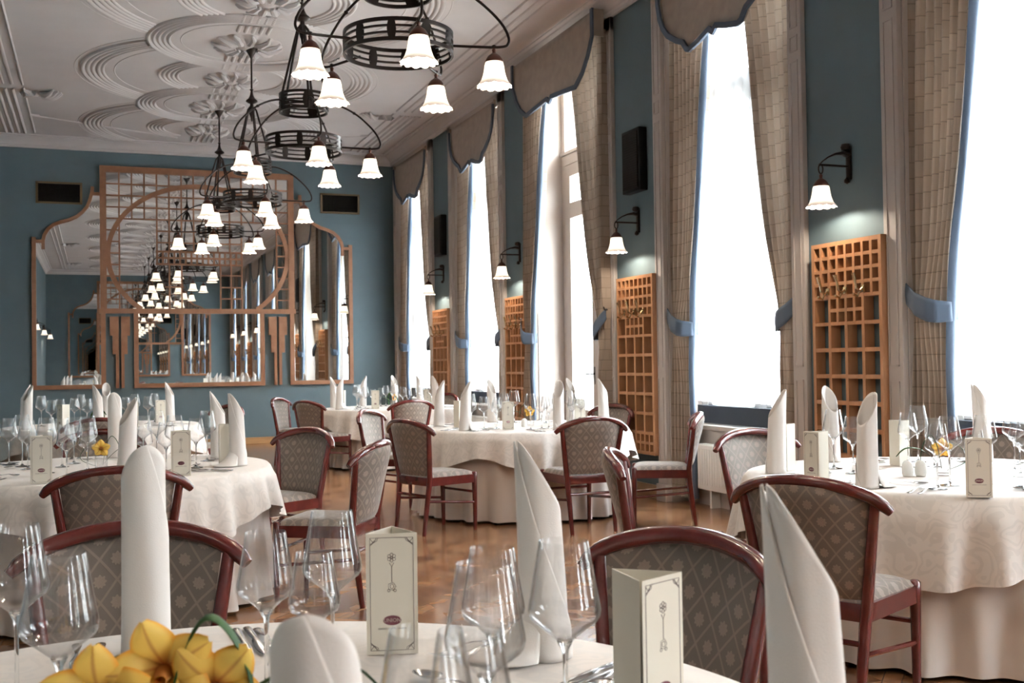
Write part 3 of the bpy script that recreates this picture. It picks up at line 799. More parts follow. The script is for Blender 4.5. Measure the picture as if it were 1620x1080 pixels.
def hbar(r, k0, k1, th=.022): z = zt-r*rh; lt.box(gx(k0), gx(k1), -.043, -.019, z-th/2, z+th/2)
for r in (1, 2, 3, 4): hbar(r, 0, 15)
for k in range(1, 15): vbar(k, zt-4*rh, zt)
for k in (1, 14): vbar(k, 2.28, zt-4*rh)
for r in range(5, 12): hbar(r, 0, 1); hbar(r, 14, 15)
bt_, bb_ = 3.24, 3.00
for k in (4, 5, 6, 7, 8, 9, 10, 11): vbar(k, bt_, zt-4*rh)
for r in (5, 6): hbar(r, 4, 11)
lt.box(gx(4)-.02, gx(11)+.02, -.05, -.019, bt_-.03, bt_); lt.box(gx(4)-.02, gx(11)+.02, -.05, -.019, bb_, bb_+.03); lt.box(gx(4)-.02, gx(11)+.02, -.05, -.019, (bt_+bb_)/2-.015, (bt_+bb_)/2+.015)
for k in range(16): x = gx(4)+(gx(11)-gx(4))*k/15; lt.box(x-.015, x+.015, -.05, -.019, bb_, bt_)
for k in (5, 6): vbar(k, 2.28, bb_)
for k in (9.2, 10.1, 11): vbar(k, 2.28, bb_)
for z in (2.45, 2.64, 2.84): lt.box(gx(9.2), gx(11), -.043, -.019, z-.011, z+.011)
for z in (2.64,): lt.box(gx(4.6), gx(6.2), -.043, -.019, z-.011, z+.011)
lt.obj('lattice', 'frame_wood', mt, 0)
MB().strip([(CXM+1.44*cos(2*pi*k/96), 3.16+1.16*sin(2*pi*k/96)) for k in range(96) if 3.16+1.16*sin(2*pi*k/96) > 2.26] if False else [(CXM+1.44*cos(a), 3.16+1.16*sin(a)) for a in [rad(-50+k*280/90) for k in range(91)]], .075, -.056, -.019).obj('oval_band', 'frame_wood', mt, 20)
# stepped wooden ornaments beside the lower mirror
def stepo(x0, lab):
    t = thing('wall_ornament', lab, 'wall ornament', (x0, YM, 0), 0, 'stepped wooden ornaments under the mirror')
    for sg in (-1, 1):
        p = MB(); pts = [(.018, 2.15), (.155, 2.15), (.155, 1.84), (.115, 1.84), (.115, 1.54), (.065, 1.54), (.065, .99), (.018, .99)]
        p.prism([(sg*a, z) for a, z in pts], -.07, 0); p.obj('stepped_board', 'frame_wood', t, 0)
stepo(.385, 'pair of stepped wooden boards on the wall, left of the lower mirror')
stepo(2.92, 'pair of stepped wooden boards on the wall, right of the lower mirror')
def vent(x0, lab):
    t = thing('air_vent', lab, 'air vent', (x0, YM, 0), 0, 'air vents high on the end wall')
    fr = MB(); fr.box(-.345, .345, -.03, 0, 3.955, 3.985); fr.box(-.345, .345, -.03, 0, 4.275, 4.305); fr.box(-.345, -.31, -.03, 0, 3.955, 4.305); fr.box(.31, .345, -.03, 0, 3.955, 4.305); fr.obj('frame', 'bronze_frame', t, 0)
    s = MB(); s.box(-.31, .31, -.004, 0, 3.98, 4.28)
    for k in range(13): z = 3.992+k*.0225; s.add([(-.31, -.022, z), (.31, -.022, z), (.31, -.004, z+.014), (-.31, -.004, z+.014), (-.31, -.022, z-.003), (.31, -.022, z-.003)], [(0, 1, 2, 3), (0, 1, 5, 4)])
    s.obj('louvre', 'vent', t, 0)
vent(-.515, 'dark louvred air vent left of the big mirror'); vent(4.025, 'dark louvred air vent right of the big mirror')
# mirror on the opposite wall, seen only as reflection
mt2 = dup(mt, (2*CXM, YR, 0), pi, 'matching winged mirror on the wall behind the camera')
o = MB().box(-.05, .05, -.03, 0, .28, .40, .004).obj('wall_socket', 'brass', None, 30); o.location = (-1.42, YB, 0); tag(o, 'small brass wall socket low on the end wall, left of the mirror', 'socket')
# ------------------------------------------------------------------ chairs
def chair():
    t = thing('dining_chair', '', 'chair')
    def railp(s): return Vector((.305*s, -.345+.085*s*s, .872-.065*s*s-.035*abs(s)**7))
    # top rail
    pts = [railp(-1+2*k/28) for k in range(29)]
    R = [.025]*29; R[0] = R[-1] = .017; R[1] = R[-2] = .024
    MB().tube(pts, R, 12, flat=.92).obj('top_rail', 'mahog', t, 60)
    HWb, HWt = .200, .255                             # half width at seat and at rail
    def post(z):
        k = (z-.43)/(.80-.43); return Vector((HWb+(HWt-HWb)*k, -.235-.045*k, z))
    for sg in (-1, 1):
        p = [Vector((.185, -.285, 0)), Vector((.188, -.262, .18)), Vector((.195, -.24, .36)), post(.44), post(.56), post(.68), post(.815)]
        l = MB().tube([(sg*q.x, q.y, q.z) for q in p], [.015, .019, .022, .022, .021, .020, .018], 10); l.obj('rear_leg', 'mahog', t, 60)
        f = MB().tube([(sg*.205, .200, 0), (sg*.207, .198, .25), (sg*.208, .195, .40), (sg*.208, .195, .452), (sg*.208, .195, .460)], [.0145, .019, .022, .022, .012], 10); f.obj('front_leg', 'mahog', t, 60)
        MB().tube([(sg*.192, -.25, .26), (sg*.207, .198, .22)], .0105, 8).obj('stretcher', 'mahog', t)
    MB().tube([(-.192, -.255, .30), (.192, -.255, .30)], .0105, 8).obj('stretcher', 'mahog', t)
    MB().tube([(-.207, .198, .30), (.207, .198, .30)], .0105, 8).obj('stretcher', 'mahog', t)
    # seat frame
    a = MB()
    a.box(-.205, .205, -.250, -.225, .375, .440, .004); a.box(-.205, .205, .185, .210, .375, .440, .004)
    for sg in (-1, 1): a.add([(sg*.185, -.24, .375), (sg*.210, -.24, .375), (sg*.222, .20, .375), (sg*.197, .20, .375), (sg*.185, -.24, .440), (sg*.210, -.24, .440), (sg*.222, .20, .440), (sg*.197, .20, .440)], [(0, 1, 2, 3), (4, 5, 6, 7), (0, 1, 5, 4), (1, 2, 6, 5), (2, 3, 7, 6), (3, 0, 4, 7)])
    a.obj('seat_frame', 'mahog', t, 30)
    def seat(u, v):
        x = 2*u-1; y = 2*v-1; wd = .205+.012*y
        e = max(0, 1-abs(x)**6)*max(0, 1-abs(y)**6)
        return (x*wd, -.02+y*.222, .437+.043*e**.5)
    s = MB().grid(seat, 20, 20, lambda u, v: ((u-.5)*.42, (v-.5)*.44)); s.obj('seat', 'jacquard', t, 60)
    # back panel, slightly dished, front and rear upholstery
    def bk(u, v, off):
        z0 = .452; x = 2*u-1
        hw = HWb-.014+(HWt-HWb)*v*.95
        X = x*hw; s_ = X/.305
        ztop = .872-.065*s_*s_-.012
        z = z0+(ztop-z0)*v
        k = (z-.43)/.37; dish = (.028+.062*max(0, v))*(1-x*x)
        y = -.235-.045*k-dish*.95
        puff = off*.014*(1-x**8)*(1-abs(2*v-1)**10)
        return (X, y+puff, z)
    b = MB(); uvf = lambda u, v: ((u-.5)*.50, v*.43)
    b.grid(lambda u, v: bk(u, v, 1), 20, 20, uvf); b.grid(lambda u, v: bk(u, v, -1), 20, 20, uvf)
    b.obj('backrest', 'jacquard', t, 60)
    return t
chp2 = Proto(chair())
CH = [  # x, y, facing degrees, label
 (2.53, 8.25, 20, 'red-framed chair turned out from the middle table, its left near side'),
 (3.54, 7.84, 92, 'red-framed chair with its back to the camera, at the middle table'),
 (4.28, 7.86, 152, 'red-framed chair seen side-on in front of the radiator'),
 (4.50, 9.60, 200, 'red-framed chair behind the middle table beside the lattice rack'),
 (2.62, 4.60, 331, 'red-framed chair seen edge-on at the left of the right-hand table'),
 (2.65, 3.44, 28, 'large red-framed chair with its back to the camera at the right-hand table'),
 (3.72, 5.31, 272, 'red-framed chair at the window side of the right-hand table, facing the camera'),
 (1.07, 2.25, 202, 'nearest patterned chair behind the folded menu card'),
 (.04, 2.84, 260, 'patterned chair behind the nearest standing napkin at the left'),
 (.10, 5.30, 88, 'red-framed chair with its back to the camera at the left-hand table'),
 (1.07, 7.22, 211, 'patterned chair facing the left-hand table from its right'),
 (1.20, 6.10, 147, 'red-framed chair seen side-on at the right of the left-hand table'),
 (2.56, 14.6, 327, 'light-fronted chair seen narrow by the mirror wall, left of the far window table'),
 (2.66, 13.35, 29, 'dark-backed chair at the left of the far window table'),
 (2.65, 9.90, 322, 'red-framed chair behind the middle table, at its far left'),
 (3.44, 12.72, 101, 'pale-backed chair at the near side of the far window table'),
 (4.42, 14.80, 203, 'chair rail behind the napkins of the far window table'),
 (1.13, 12.3, 211, 'chair right of the far left table, partly behind two standing napkins'),
 (-.05, 7.74, 252, 'chair at the far side of the left-hand table, facing the camera'),
 (.03, 10.28, 89, 'chair with its back to the camera at the far left table'),
 (4.66, 4.78, 215, 'chair at the right of the right-hand table, below the window'),
]
for x, y, a, lb in CH: chp2.put((x, y, 0), rad(a-90), lb, 'red-framed upholstered dining chairs')
# ------------------------------------------------------------------ tables
TAB = {  # x, y, name, cloth rotation
 'T0': (.13, 1.55, 'nearest table', .3), 'T1': (.03, 6.64, 'left-hand table', -.5), 'T2': (.06, 11.6, 'far left table', .8),
 'T3': (3.68, 13.95, 'far window table', .2), 'T4': (3.56, 9.05, 'middle table', .84), 'T5': (3.83, 4.18, 'right-hand table', -.05)}
RT = .93
def table(key, x, y, nm, ro):
    t = thing('round_table', 'round wooden table under the white cloths of the %s' % nm, 'table', (x, y, 0), 0, 'round banquet tables')
    MB().lathe([(.0, .705), (.90, .705), (.905, .712), (.905, .732), (.90, .736), (.0, .736)], 64).obj('tabletop', 'base_wood', t, 40)
    for k in range(4): a = pi/4+k*pi/2; MB().tube([(.62*cos(a), .62*sin(a), 0), (.60*cos(a), .60*sin(a), .706)], [.02, .026], 10).obj('leg', 'mahog', t)
    rnd = random.Random(key); ph = [rnd.uniform(0, 6.28) for _ in range(6)]
    # floor length skirt
    def sk(u, v):
        a = 2*pi*u; z = .737-.712*v
        amp = .003+.047*v**1.7
        fold = .55*sin(31*a+ph[0]+1.1*sin(3*a+ph[1]))+.45*sin(19*a+ph[2]+.8*sin(5*a+ph[3]))
        r = .912+.012*v+.03*v*v+amp*fold
        return (r*cos(a), r*sin(a), z)
    o = MB().grid(sk, 420, 14).obj('table_skirt', 'skirt', None, 70); o.location = (x, y, 0)
    tag(o, 'floor-length cream underskirt of the %s' % nm, 'tablecloth', 'table skirts')
    def drop(a): return .20+.17*abs(sin(2*(a-ro)))**1.3
    nr = 10; nd = 12
    def cl(u, v):
        a = 2*pi*u; V = v*(nr+nd)
        if V <= nr:
            r = RT*V/nr; return (r*cos(a), r*sin(a), .7425)
        d = (V-nr)/nd; D = drop(a)
        amp = .040*d*(D/.3)
        fold = .6*sin(22*a+ph[4]+1.2*sin(3*a+ph[5]))+.4*sin(35*a+ph[0])
        r = RT+.032*min(1, d*4)+.045*d+amp*fold
        z = .7425-D*d
        if d < .12: z = .7425-.012*(d/.12)**2*1.0-D*d*.4
        return (r*cos(a), r*sin(a), z)
    o = MB().grid(cl, 420, nr+nd).obj('tablecloth', 'cloth', None, 70); o.location = (x, y, 0)
    tag(o, 'white damask top cloth draped over the %s' % nm, 'tablecloth', 'damask top cloths')
for k, (x, y, nm, ro) in TAB.items(): table(k, x, y, nm, ro)
# ------------------------------------------------------------------ napkins
def napkin(flap, seed):
    h = .415; r = .0415; rnd = random.Random(seed)
    def f(u, v):
        phe = 2*pi*(1.0+.55*(1-v)); a = u*phe
        am = a % (2*pi)
        tip = 1-.33*abs(sin(am/2))**2.2-.012*abs(sin(am/2))**.5
        rr = r*(1+.10*(1-v)**2)+.0050*a/(2*pi)+.0012*sin(5*a+3*v)
        z = h*tip*v
        lean = .008*v*v
        return (rr*cos(a)+lean, rr*sin(a)*.95, z)
    o = MB().grid(f, 72, 26)
    return o
def make_napkin(flap, seed):
    t = thing('napkin', '', 'napkin')
    b = napkin(flap, seed).obj('rolled_linen', 'napkin', t, 60)
    m_ = b.modifiers.new('thickness', 'SOLIDIFY'); m_.thickness = .0022
    if flap:
        def f(u, v):
            a = -1.1+2.2*u; k = (1-v)
            rr = .046+.105*(k**1.6)*(1-.75*abs(2*u-1)**1.3)
            return (rr*cos(a), rr*sin(a), .006+.10*v*v**.4*(1-.35*abs(2*u-1)))
        q = MB().grid(f, 20, 12).obj('folded_corner', 'napkin', t, 60); mm = q.modifiers.new('thickness', 'SOLIDIFY'); mm.thickness = .0022
    return t
npk = {False: Proto(make_napkin(False, 1)), True: Proto(make_napkin(True, 2))}
ZC0 = .7445
NAP = [ # table, x, y, turn, flap, seat
 ('T0', .09, 2.30, -85, False, 'far'), ('T0', .195, 1.02, -115, False, 'near'), ('T0', .805, 1.945, 175, True, 'far right'), ('T0', .80, 1.10, 160, False, 'near right'),
 ('T1', .12, 7.37, -100, False, 'far'), ('T1', .15, 5.90, 20, False, 'near'), ('T1', .72, 7.00, 165, False, 'far right'), ('T1', .76, 6.38, 200, True, 'near right'), ('T1', -.62, 6.30, 0, True, 'near left'),
 ('T2', -.66, 11.95, 0, False, 'far left'), ('T2', -.60, 11.25, 30, False, 'near left'), ('T2', .03, 10.86, 200, False, 'near'), ('T2', .11, 12.36, 90, False, 'far'), ('T2', .74, 12.0, 160, False, 'far right'),
 ('T3', 2.98, 14.42, 150, False, 'far left'), ('T3', 2.92, 13.80, -10, True, 'near left'), ('T3', 3.43, 14.67, 0, False, 'far'), ('T3', 3.88, 14.68, 120, False, 'far, second from the window'), ('T3', 4.18, 14.45, 180, False, 'far right'), ('T3', 4.05, 13.30, 200, False, 'near right'),
 ('T4', 2.91, 9.45, 0, False, 'far left'), ('T4', 2.90, 8.68, 0, True, 'near left'), ('T4', 3.55, 9.80, 120, False, 'far'), ('T4', 3.60, 8.32, 60, False, 'near'), ('T4', 4.20, 9.40, 120, False, 'far right'), ('T4', 4.22, 8.74, 170, False, 'near right'),
 ('T5', 3.14, 4.56, -20, False, 'far left'), ('T5', 3.76, 4.94, 90, False, 'far'), ('T5', 3.13, 3.87, 10, True, 'near left'), ('T5', 4.45, 4.56, 170, False, 'far right')]
for tk, x, y, a, fl, seat in NAP:
    nk = npk[fl].put((x, y, ZC0), rad(a), 'white napkin standing at the %s seat, %s' % (seat, TAB[tk][2]), 'standing rolled napkins')
    nk.scale = (1, 1, .83) if (tk, seat) == ('T0', 'near') else (1, 1, 1)
# ------------------------------------------------------------------ menu cards
def text_mesh(txt, size):
    cu = bpy.data.curves.new('print_text', 'FONT'); cu.body = txt; cu.size = size; cu.align_x = 'CENTER'; cu.align_y = 'CENTER'; cu.extrude = 0.00005; cu.resolution_u = 2
    ob = bpy.data.objects.new('print_text', cu); COL.objects.link(ob)
    dg = bpy.context.evaluated_depsgraph_get(); me = bpy.data.meshes.new_from_object(ob.evaluated_get(dg))
    vs = [v.co[:] for v in me.vertices]; fs = [tuple(p.vertices) for p in me.polygons]
    bpy.data.objects.remove(ob); return vs, fs
def make_menu():
    t = thing('menu_card', '', 'menu card')       # printed face looks towards local -y
    Wm, Hm, dep = .050, .235, .042
    tri = [(-Wm, -dep/2), (Wm, -dep/2), (Wm+.002, -dep/2), (0.012, dep)]
    c = MB()
    th = .0012
    c.box(-Wm, Wm, -dep/2-th, -dep/2, 0, Hm)
    def wall(p, q):
        c.add([(p[0], p[1], 0), (q[0], q[1], 0), (q[0], q[1], Hm), (p[0], p[1], Hm), (p[0]*.97, p[1]*.94, 0), (q[0]*.97, q[1]*.94, 0), (q[0]*.97, q[1]*.94, Hm), (p[0]*.97, p[1]*.94, Hm)], [(0, 1, 2, 3), (4, 5, 6, 7), (3, 2, 6, 7), (0, 1, 5, 4)])
    wall((Wm, -dep/2), (0, .078)); wall((0, .078), (-Wm, -dep/2+.004))
    c.obj('card', 'paper', t, 0)
    p = MB(); Y = -dep/2-th-.0004
    def ln(pts, w=.0011): p.strip(pts, w, Y, Y+.0003)
    m = .008; x0, x1, z0, z1 = -Wm+m, Wm-m, m, Hm-m; q = .012
    ln([(x0, z0+q), (x0, z1-q)]); ln([(x1, z0+q), (x1, z1-q)]); ln([(x0+q, z0), (x1-q, z0)]); ln([(x0+q, z1), (x1-q, z1)])
    for sx in (-1, 1):
        for z, sz in ((z0, 1), (z1, -1)):
            X = sx*(Wm-m)
            for s_ in (0, .0035): 
                ln([(X-sx*(q+s_), z), (X-sx*(q-.002+s_), z+sz*.006), (X-sx*.006, z+sz*(q-.002)), (X, z+sz*(q+s_))], .001)
            ln([(X, z+sz*.001), (X-sx*.007, z+sz*.010)], .001); ln([(X, z), (X, z+sz*q)], .0008); ln([(X, z), (X-sx*q, z)], .0008); ln([(X-sx*.002, z+sz*.013), (X-sx*.007, z+sz*.007), (X-sx*.013, z+sz*.002)], .001)
    def ring(cx, cz, rx, rz, n=20, w=.0009): p.strip([(cx+rx*cos(2*pi*k/n), cz+rz*sin(2*pi*k/n)) for k in range(n)], w, Y, Y+.0003, closed=True)
    zc = Hm*.80
    for k in range(6): a = pi/2+k*pi/3; ring(.0055*cos(a), zc+.0055*sin(a), .003, .0034, 10)
    ring(0, zc, .002, .002, 8); ln([(-.0045, zc-.010), (0, zc-.018), (.0045, zc-.010)])
    ln([(0, zc-.018), (0, zc-.048)]); zq = zc-.056
    ring(0, zq, .004, .005, 5); ring(0, zq, .008, .008, 5); ring(-.006, zq-.008, .0025, .0025, 8); ring(.006, zq-.008, .0025, .0025, 8)
    vs, fs = text_mesh('GRAND HOTEL UNION', .0052); p.add([(a, Y, b+.050) for a, b, _ in vs], fs)
    p.obj('print', 'ink', t, 0)
    l = MB(); zl = .066
    l.prism([(.0175*cos(2*pi*k/28), zl+.0095*sin(2*pi*k/28)) for k in range(28)], Y, Y+.0003); l.obj('logo', 'red_ink', t, 0)
    tx = MB(); vs, fs = text_mesh('UNION', .0105); tx.add([(a*.95, Y-.0003, b*1.0+zl) for a, b, _ in vs], fs); tx.obj('logo_lettering', 'paper', t, 0)
    return t
mnp = Proto(make_menu())
# x, y, direction the printed face looks (deg), table, place
MEN = [('T0', .545, 2.10, -105, 'by the far right seat'), ('T0', .80, 1.50, -66, 'by the near right seat'),
 ('T1', -.25, 5.90, -92, 'by the near left seat'), ('T1', .42, 5.95, -98, 'by the near seat'), ('T1', .70, 6.47, 60, 'beside the flared napkin'),
 ('T2', -.29, 10.98, -150, 'by the near left seat'), ('T2', .34, 11.0, -100, 'by the near seat'), ('T2', .62, 11.65, -80, 'by the right seat'),
 ('T3', 3.02, 14.1, -140, 'by the left seats'), ('T3', 3.34, 13.60, -100, 'by the near left seat'), ('T3', 4.05, 13.65, -105, 'by the near right seat'), ('T3', 4.30, 14.2, -110, 'by the far right seat'),
 ('T4', 3.02, 9.20, 70, 'by the far left seat'), ('T4', 3.20, 9.55, 80, 'behind the left napkins'), ('T4', 3.26, 8.62, -100, 'by the near seat'), ('T4', 4.00, 8.78, -100, 'by the near right seat'),
 ('T5', 3.28, 4.68, 60, 'by the far left seat'), ('T5', 3.03, 4.10, -176, 'between the two left napkins'), ('T5', 3.93, 4.60, 50, 'by the far seat'), ('T5', 3.31, 3.42, -122, 'by the near seat')]
for tk, x, y, a, pl in MEN: mnp.put((x, y, ZC0), rad(a+90), 'cream folded menu card %s of the %s' % (pl, TAB[tk][2]), 'standing menu cards')
# ------------------------------------------------------------------ wine glasses
def make_glass(H, rb, rr):
    """one tall angular wine glass: foot and stem are solid, the bowl is thin"""
    t = thing('wine_glass', '', 'wine glass')
    zb = H*.50; zm = H*.655
    th = .0011
    outer = [(.004, zb-.004), (.012, zb+.004), (rb*.55, zb+.019), (rb*.90, zm-.013), (rb*.98, zm-.006), (rb, zm+.002), (rb*.985, zm+.011), (rr+(rb-rr)*.78, zm+(H-zm)*.25), (rr+(rb-rr)*.38, zm+(H-zm)*.62), (rr, H-.001)]
    inner_ = [(r-th, z+.0005) for r, z in reversed(outer[1:])]; inner_.append((.001, zb+.006))
    MB().lathe(outer+[(rr-th/2, H)]+inner_, 40).obj('bowl', 'glass', t, 60)
    st_ = [(.0, .0), (rb*.78, .0), (rb*.78, .0015), (rb*.5, .0035), (.010, .008), (.0045, .016), (.0035, .04), (.0035, zb-.03), (.0055, zb-.01), (.012, zb+.003), (.006, zb+.005), (0, zb+.005)]
    MB().lathe(st_, 28).obj('stem', 'crystal', t, 60)
    return t
GL = {'tall': Proto(make_glass(.302, .054, .037)), 'mid': Proto(make_glass(.278, .050, .035)), 'small': Proto(make_glass(.250, .044, .031))}
GN = {'tall': 'tall', 'mid': 'medium', 'small': 'small'}
cnt = {}
ORD = ['first', 'second', 'third', 'fourth', 'fifth', 'sixth', 'seventh', 'eighth', 'ninth', 'tenth', 'eleventh', 'twelfth', 'thirteenth', 'fourteenth', 'fifteenth', 'sixteenth', 'seventeenth', 'eighteenth', 'nineteenth', 'twentieth']
GLS = [('T0', -.05, 1.69, 'tall'), ('T0', -.127, 2.036, 'tall'), ('T0', -.20, 1.86, 'mid'), ('T0', .275, 1.925, 'mid'), ('T0', .345, 1.85, 'small'), ('T0', .40, 1.97, 'tall'), ('T0', .576, 1.60, 'mid'), ('T0', .478, 1.36, 'tall'), ('T0', .645, 1.48, 'tall'), ('T0', .376, 1.12, 'mid'), ('T0', .305, 1.045, 'tall'),
 ('T5', 3.53, 4.62, 'tall'), ('T5', 3.46, 4.38, 'mid'), ('T5', 3.90, 4.50, 'mid'), ('T5', 4.14, 4.70, 'tall'), ('T5', 4.02, 4.45, 'small'), ('T5', 3.36, 3.70, 'mid'), ('T5', 3.50, 3.78, 'tall'), ('T5', 3.48, 3.61, 'small'), ('T5', 4.18, 4.08, 'tall'), ('T5', 3.78, 3.62, 'mid'), ('T5', 4.05, 3.92, 'mid'), ('T5', 3.70, 3.78, 'tall'),
 ('T1', -.48, 7.13, 'mid'), ('T1', -.40, 6.98, 'tall'), ('T1', -.36, 6.78, 'mid'), ('T1', -.18, 6.82, 'mid'), ('T1', -.25, 6.47, 'tall'), ('T1', -.12, 7.03, 'mid'), ('T1', -.14, 6.12, 'mid'), ('T1', -.04, 6.52, 'tall'), ('T1', -.04, 6.30, 'small'), ('T1', .27, 6.92, 'mid'), ('T1', .35, 7.0, 'tall'), ('T1', .35, 6.05, 'mid'), ('T1', .41, 6.30, 'tall'), ('T1', .53, 6.38, 'mid'), ('T1', .63, 6.80, 'tall'), ('T1', .25, 6.25, 'small'),
 ('T2', -.50, 11.80, 'tall'), ('T2', -.38, 11.0, 'mid'), ('T2', -.31, 11.22, 'mid'), ('T2', -.19, 11.57, 'mid'), ('T2', -.14, 12.1, 'tall'), ('T2', -.07, 11.22, 'mid'), ('T2', .29, 11.55, 'mid'), ('T2', .38, 11.75, 'tall'), ('T2', .50, 11.62, 'mid'), ('T2', .58, 11.95, 'tall')]
for tk in ('T3', 'T4'):
    cx_, cy_ = TAB[tk][:2]
    for s in range(6):
        for q, (da, r_, ty) in enumerate(((-14, .56, 'tall'), (-2, .50, 'mid'), (9, .45, 'small'))):
            a = rad(30+60*s+da); GLS.append((tk, cx_+r_*cos(a), cy_+r_*sin(a), ty))
for tk, x, y, ty in GLS:
    k = cnt.get(tk, 0)+1; cnt[tk] = k
G2 = {}
for g in GLS: G2.setdefault(g[0], []).append(g)
camp = Vector((0, 0)); rv = Vector((cos(yaw), -sin(yaw))); fv = Vector((sin(yaw), cos(yaw)))
for tk, L in G2.items():
    L.sort(key=lambda g: (rv.dot(Vector((g[1], g[2])))/fv.dot(Vector((g[1], g[2])))))
    for k, (_, x, y, ty) in enumerate(L):
        GL[ty].put((x, y, ZC0), 0, '%s empty wine glass, %s from the left on the %s' % (GN[ty], ORD[k], TAB[tk][2]), 'empty wine glasses')
# ------------------------------------------------------------------ cutlery
def blade(outl, zf, th=.0022, name='', m='chrome'):
    b = MB(); k = len(outl)
    top = [(x, w_, zf(x)+th) for x, w_ in outl]; 
    vs = []
    for x, w_ in outl: vs += [(x, -w_, zf(x)+th*.4), (x, -w_*.55, zf(x)+th), (x, w_*.55, zf(x)+th), (x, w_, zf(x)+th*.4), (x, 0, zf(x))]
    fs = []
    for i in range(k-1):
        a = 5*i; c = a+5
        for j in range(5): fs.append((a+j, a+(j+1) % 5, c+(j+1) % 5, c+j))
    fs += [(0, 1, 2, 3, 4), tuple(5*(k-1)+j for j in (4, 3, 2, 1, 0))]
    b.add(vs, fs); return b
HND = [(-.115, .004), (-.113, .009), (-.10, .010), (-.07, .007), (-.03, .0045), (.0, .0035), (.02, .0035)]
def hz(x): return .001+.010*math.exp(-((x-.01)/.045)**2)
def knife():
    return blade([(-.12, .005), (-.117, .009), (-.09, .0095), (-.02, .0075), (0, .0055), (.01, .009), (.04, .0105), (.08, .0105), (.105, .008), (.12, .002)], lambda x: .001+.003*(1-abs(x)/.12), .004)
def fork():
    b = blade(HND+[(.035, .008), (.048, .0125), (.055, .0130)], hz)
    for k in range(4):
        y = -.0105+.007*k; b.tube([(.052, y, hz(.052)+.001), (.075, y, .003), (.098, y, .006), (.108, y, .010)], [.0018, .0016, .0013, .0006], 6, flat=.7)
    return b
def spoon():
    b = blade(HND+[(.035, .004), (.045, .006)], hz)
    def f(u, v):
        a = 2*pi*u; r = v; x = .075+.033*r*cos(a); y = .020*r*sin(a)*(1-.15*cos(a)); return (x, y, .004+.009*(r*r))
    b.grid(f, 28, 6); return b
CUT = {}
for nm, fn in (('knife', knife), ('fork', fork), ('spoon', spoon)):
    o = fn().obj(nm, 'chrome', None, 60); tag(o, '', nm)
    if nm == 'spoon': mm = o.modifiers.new('thickness', 'SOLIDIFY'); mm.thickness = .001
    CUT[nm] = Proto(o)
SEATS = {30: 'far right seat', 90: 'far seat', 150: 'far left seat', -150: 'near left seat', -90: 'near seat', -30: 'near right seat'}
for tk, seats in (('T0', (90, 30, -30, 150)), ('T1', (90, 30, -30, -90, -150, 150)), ('T4', (150, -150, -90, -30, 30)), ('T5', (150, -150, -90, 90, 30)), ('T3', (-150, -90, -30)), ('T2', (-90, -30))):
    cx_, cy_, nm, _ = TAB[tk]
    for s in seats:
        a = rad(s); rx, ry = cos(a), sin(a); tx, ty_ = -ry, rx          # radial, tangential (sitter's left = +t)
        rnd = random.Random(str((tk, s)))
        items = [('knife', -.17, 0, 'outer'), ('knife', -.145, 0, 'inner'), ('spoon', -.20, 0, 'side'), ('fork', .125, 0, 'inner'), ('fork', .165, 0, 'outer'), ('spoon', .0, .20, 'dessert')]
        for kd, off, inn, wh in items:
            r_ = .74-inn+rnd.uniform(-.012, .012); off2 = off+rnd.uniform(-.006, .006)
            px, py = cx_+rx*r_+tx*off2, cy_+ry*r_+ty_*off2
            ang = a+pi if inn == 0 else a+pi/2
            # keep clear of napkins and cards
            if any((px-q[1])**2+(py-q[2])**2 < .070**2 for q in NAP if q[0] == tk) or any((px-q[1])**2+(py-q[2])**2 < .075**2 for q in MEN if q[0] == tk): continue
            CUT[kd].put((px, py, ZC0), ang+rnd.uniform(-.06, .06), '%s steel %s at the %s of the %s' % (wh, kd, SEATS[s], nm), 'table cutlery')
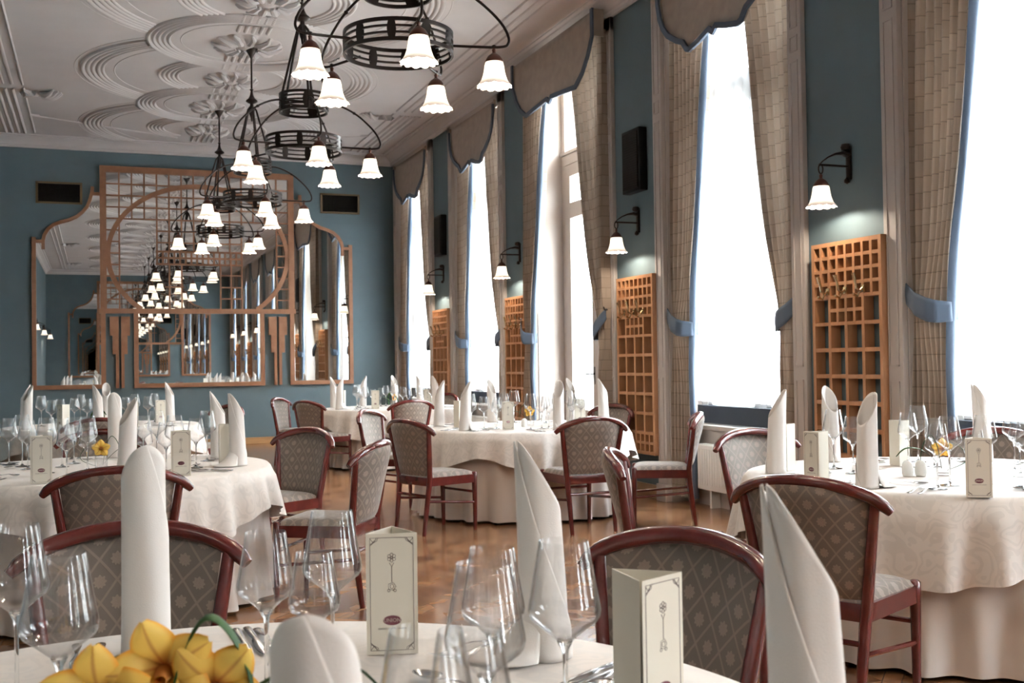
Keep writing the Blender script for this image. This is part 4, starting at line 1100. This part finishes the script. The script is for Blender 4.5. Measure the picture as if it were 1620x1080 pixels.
# ------------------------------------------------------------------ flower vases
def make_vase(scale, nfl, seed):
    rnd = random.Random(seed); t = thing('flower_vase', '', 'vase')
    MB().lathe([(0, 0), (.036, 0), (.038, .004), (.040, .10), (.038, .10), (.036, .014), (0, .014)], 32).obj('glass_vase', 'glass', t, 50)
    # orchid blossoms
    for k in range(nfl):
        fl = MB(); base = Vector((rnd.uniform(-.03, .03)+(k-(nfl-1)/2)*.055, rnd.uniform(-.03, .02), .150+.022*(k % 2)))
        for j in range(5):
            an = pi/2+j*2*pi/5+.3*k; L = .062 if j != 2 else .055; wd = .024
            d = Vector((cos(an), -.35, sin(an)*.9)).normalized(); sd = Vector((-sin(an), 0, cos(an))).normalized()
            def f(u, v, d=d, sd=sd, L=L, wd=wd):
                x = 2*u-1; w_ = wd*sin(pi*min(1, v*.92+.06))**.7
                p = base+d*L*v+sd*x*w_; p.y += -.018*sin(v*pi*.8)+.012*(x*x)-.0*v; return p[:]
            fl.grid(f, 10, 10, lambda u, v: (2*u-1, v))
        def lip(u, v):
            a = 2*pi*u; r_ = .012*(1-.5*v); return (base.x+r_*cos(a), base.y-.035*v, base.z-.006+r_*sin(a)*.8)
        fl.grid(lip, 12, 6, lambda u, v: (0, .2))
        fl.obj('orchid_bloom', 'petal', t, 60)
    # leaf loops
    def leaf(pts, wd):
        V = [Vector(p) for p in pts]; fine = []
        for i in range(len(V)-1):
            p0, p1, p2, p3 = V[max(i-1, 0)], V[i], V[i+1], V[min(i+2, len(V)-1)]
            for q in range(6):
                s = q/6; fine.append(.5*((2*p1)+(-p0+p2)*s+(2*p0-5*p1+4*p2-p3)*s*s+(-p0+3*p1-3*p2+p3)*s**3))
        fine.append(V[-1]); n = len(fine); mb = MB()
        mb.tube(fine, [1.5*wd*(.35+.65*sin(pi*min(.97, max(.06, i/(n-1))))) for i in range(n)], 8, flat=.16); return mb
    leaf([(.01, 0, .04), (.03, .0, .16), (.062, .0, .225), (.098, .0, .19), (.118, -.01, .11), (.115, -.02, .03)], .010).obj('leaf', 'leaf', t, 60)
    leaf([(.02, .01, .05), (.06, .01, .10), (.13, .03, .15), (.21, .05, .155), (.26, .05, .11)], .008).obj('leaf', 'leaf', t, 60)
    leaf([(-.02, 0, .03), (-.11, 0, .07), (-.125, 0, .11), (-.085, 0, .165), (-.03, .02, .185)], .009).obj('leaf', 'leaf', t, 60)
    t.scale = (scale,)*3
    return t
v0 = make_vase(1.15, 3, 5); v0.location = (.055, 1.40, ZC0); v0.rotation_euler.z = rad(-12)
v0['label'] = 'glass vase of yellow orange orchids with looped leaves on the nearest table'
VS = [('T1', .03, 6.42, 0, 'left-hand table'), ('T2', .02, 11.6, 1, 'far left table'), ('T3', 3.66, 13.95, 2, 'far window table'), ('T4', 3.62, 9.0, 3, 'middle table'), ('T5', 3.76, 4.10, 2.6, 'right-hand table')]
vp = Proto(make_vase(.85, 1, 9))
for tk, x, y, a, nm in VS: vp.put((x, y, ZC0), a, 'small glass vase with a yellow orchid in the middle of the %s' % nm, 'table flower vases')
# salt and pepper
def shaker(lab, x, y):
    t = thing('salt_shaker', lab, 'shaker', (x, y, ZC0), 0, 'porcelain shakers')
    MB().lathe([(0, 0), (.022, 0), (.026, .01), (.027, .035), (.024, .058), (.015, .072), (0, .076)], 24).obj('body', 'salt', t, 60)
    MB().lathe([(0, .0765), (.006, .0755), (.0062, .073)], 12).obj('top', 'chrome', t, 60)
shaker('left one of two white porcelain shakers on the right-hand table', 3.60, 4.16); shaker('right one of two white porcelain shakers on the right-hand table', 3.66, 4.14)
shaker('left one of two white porcelain shakers on the middle table', 3.45, 9.05); shaker('right one of two white porcelain shakers on the middle table', 3.52, 8.90)
# side plates with folded napkin corners at the window tables are covered by the napkins
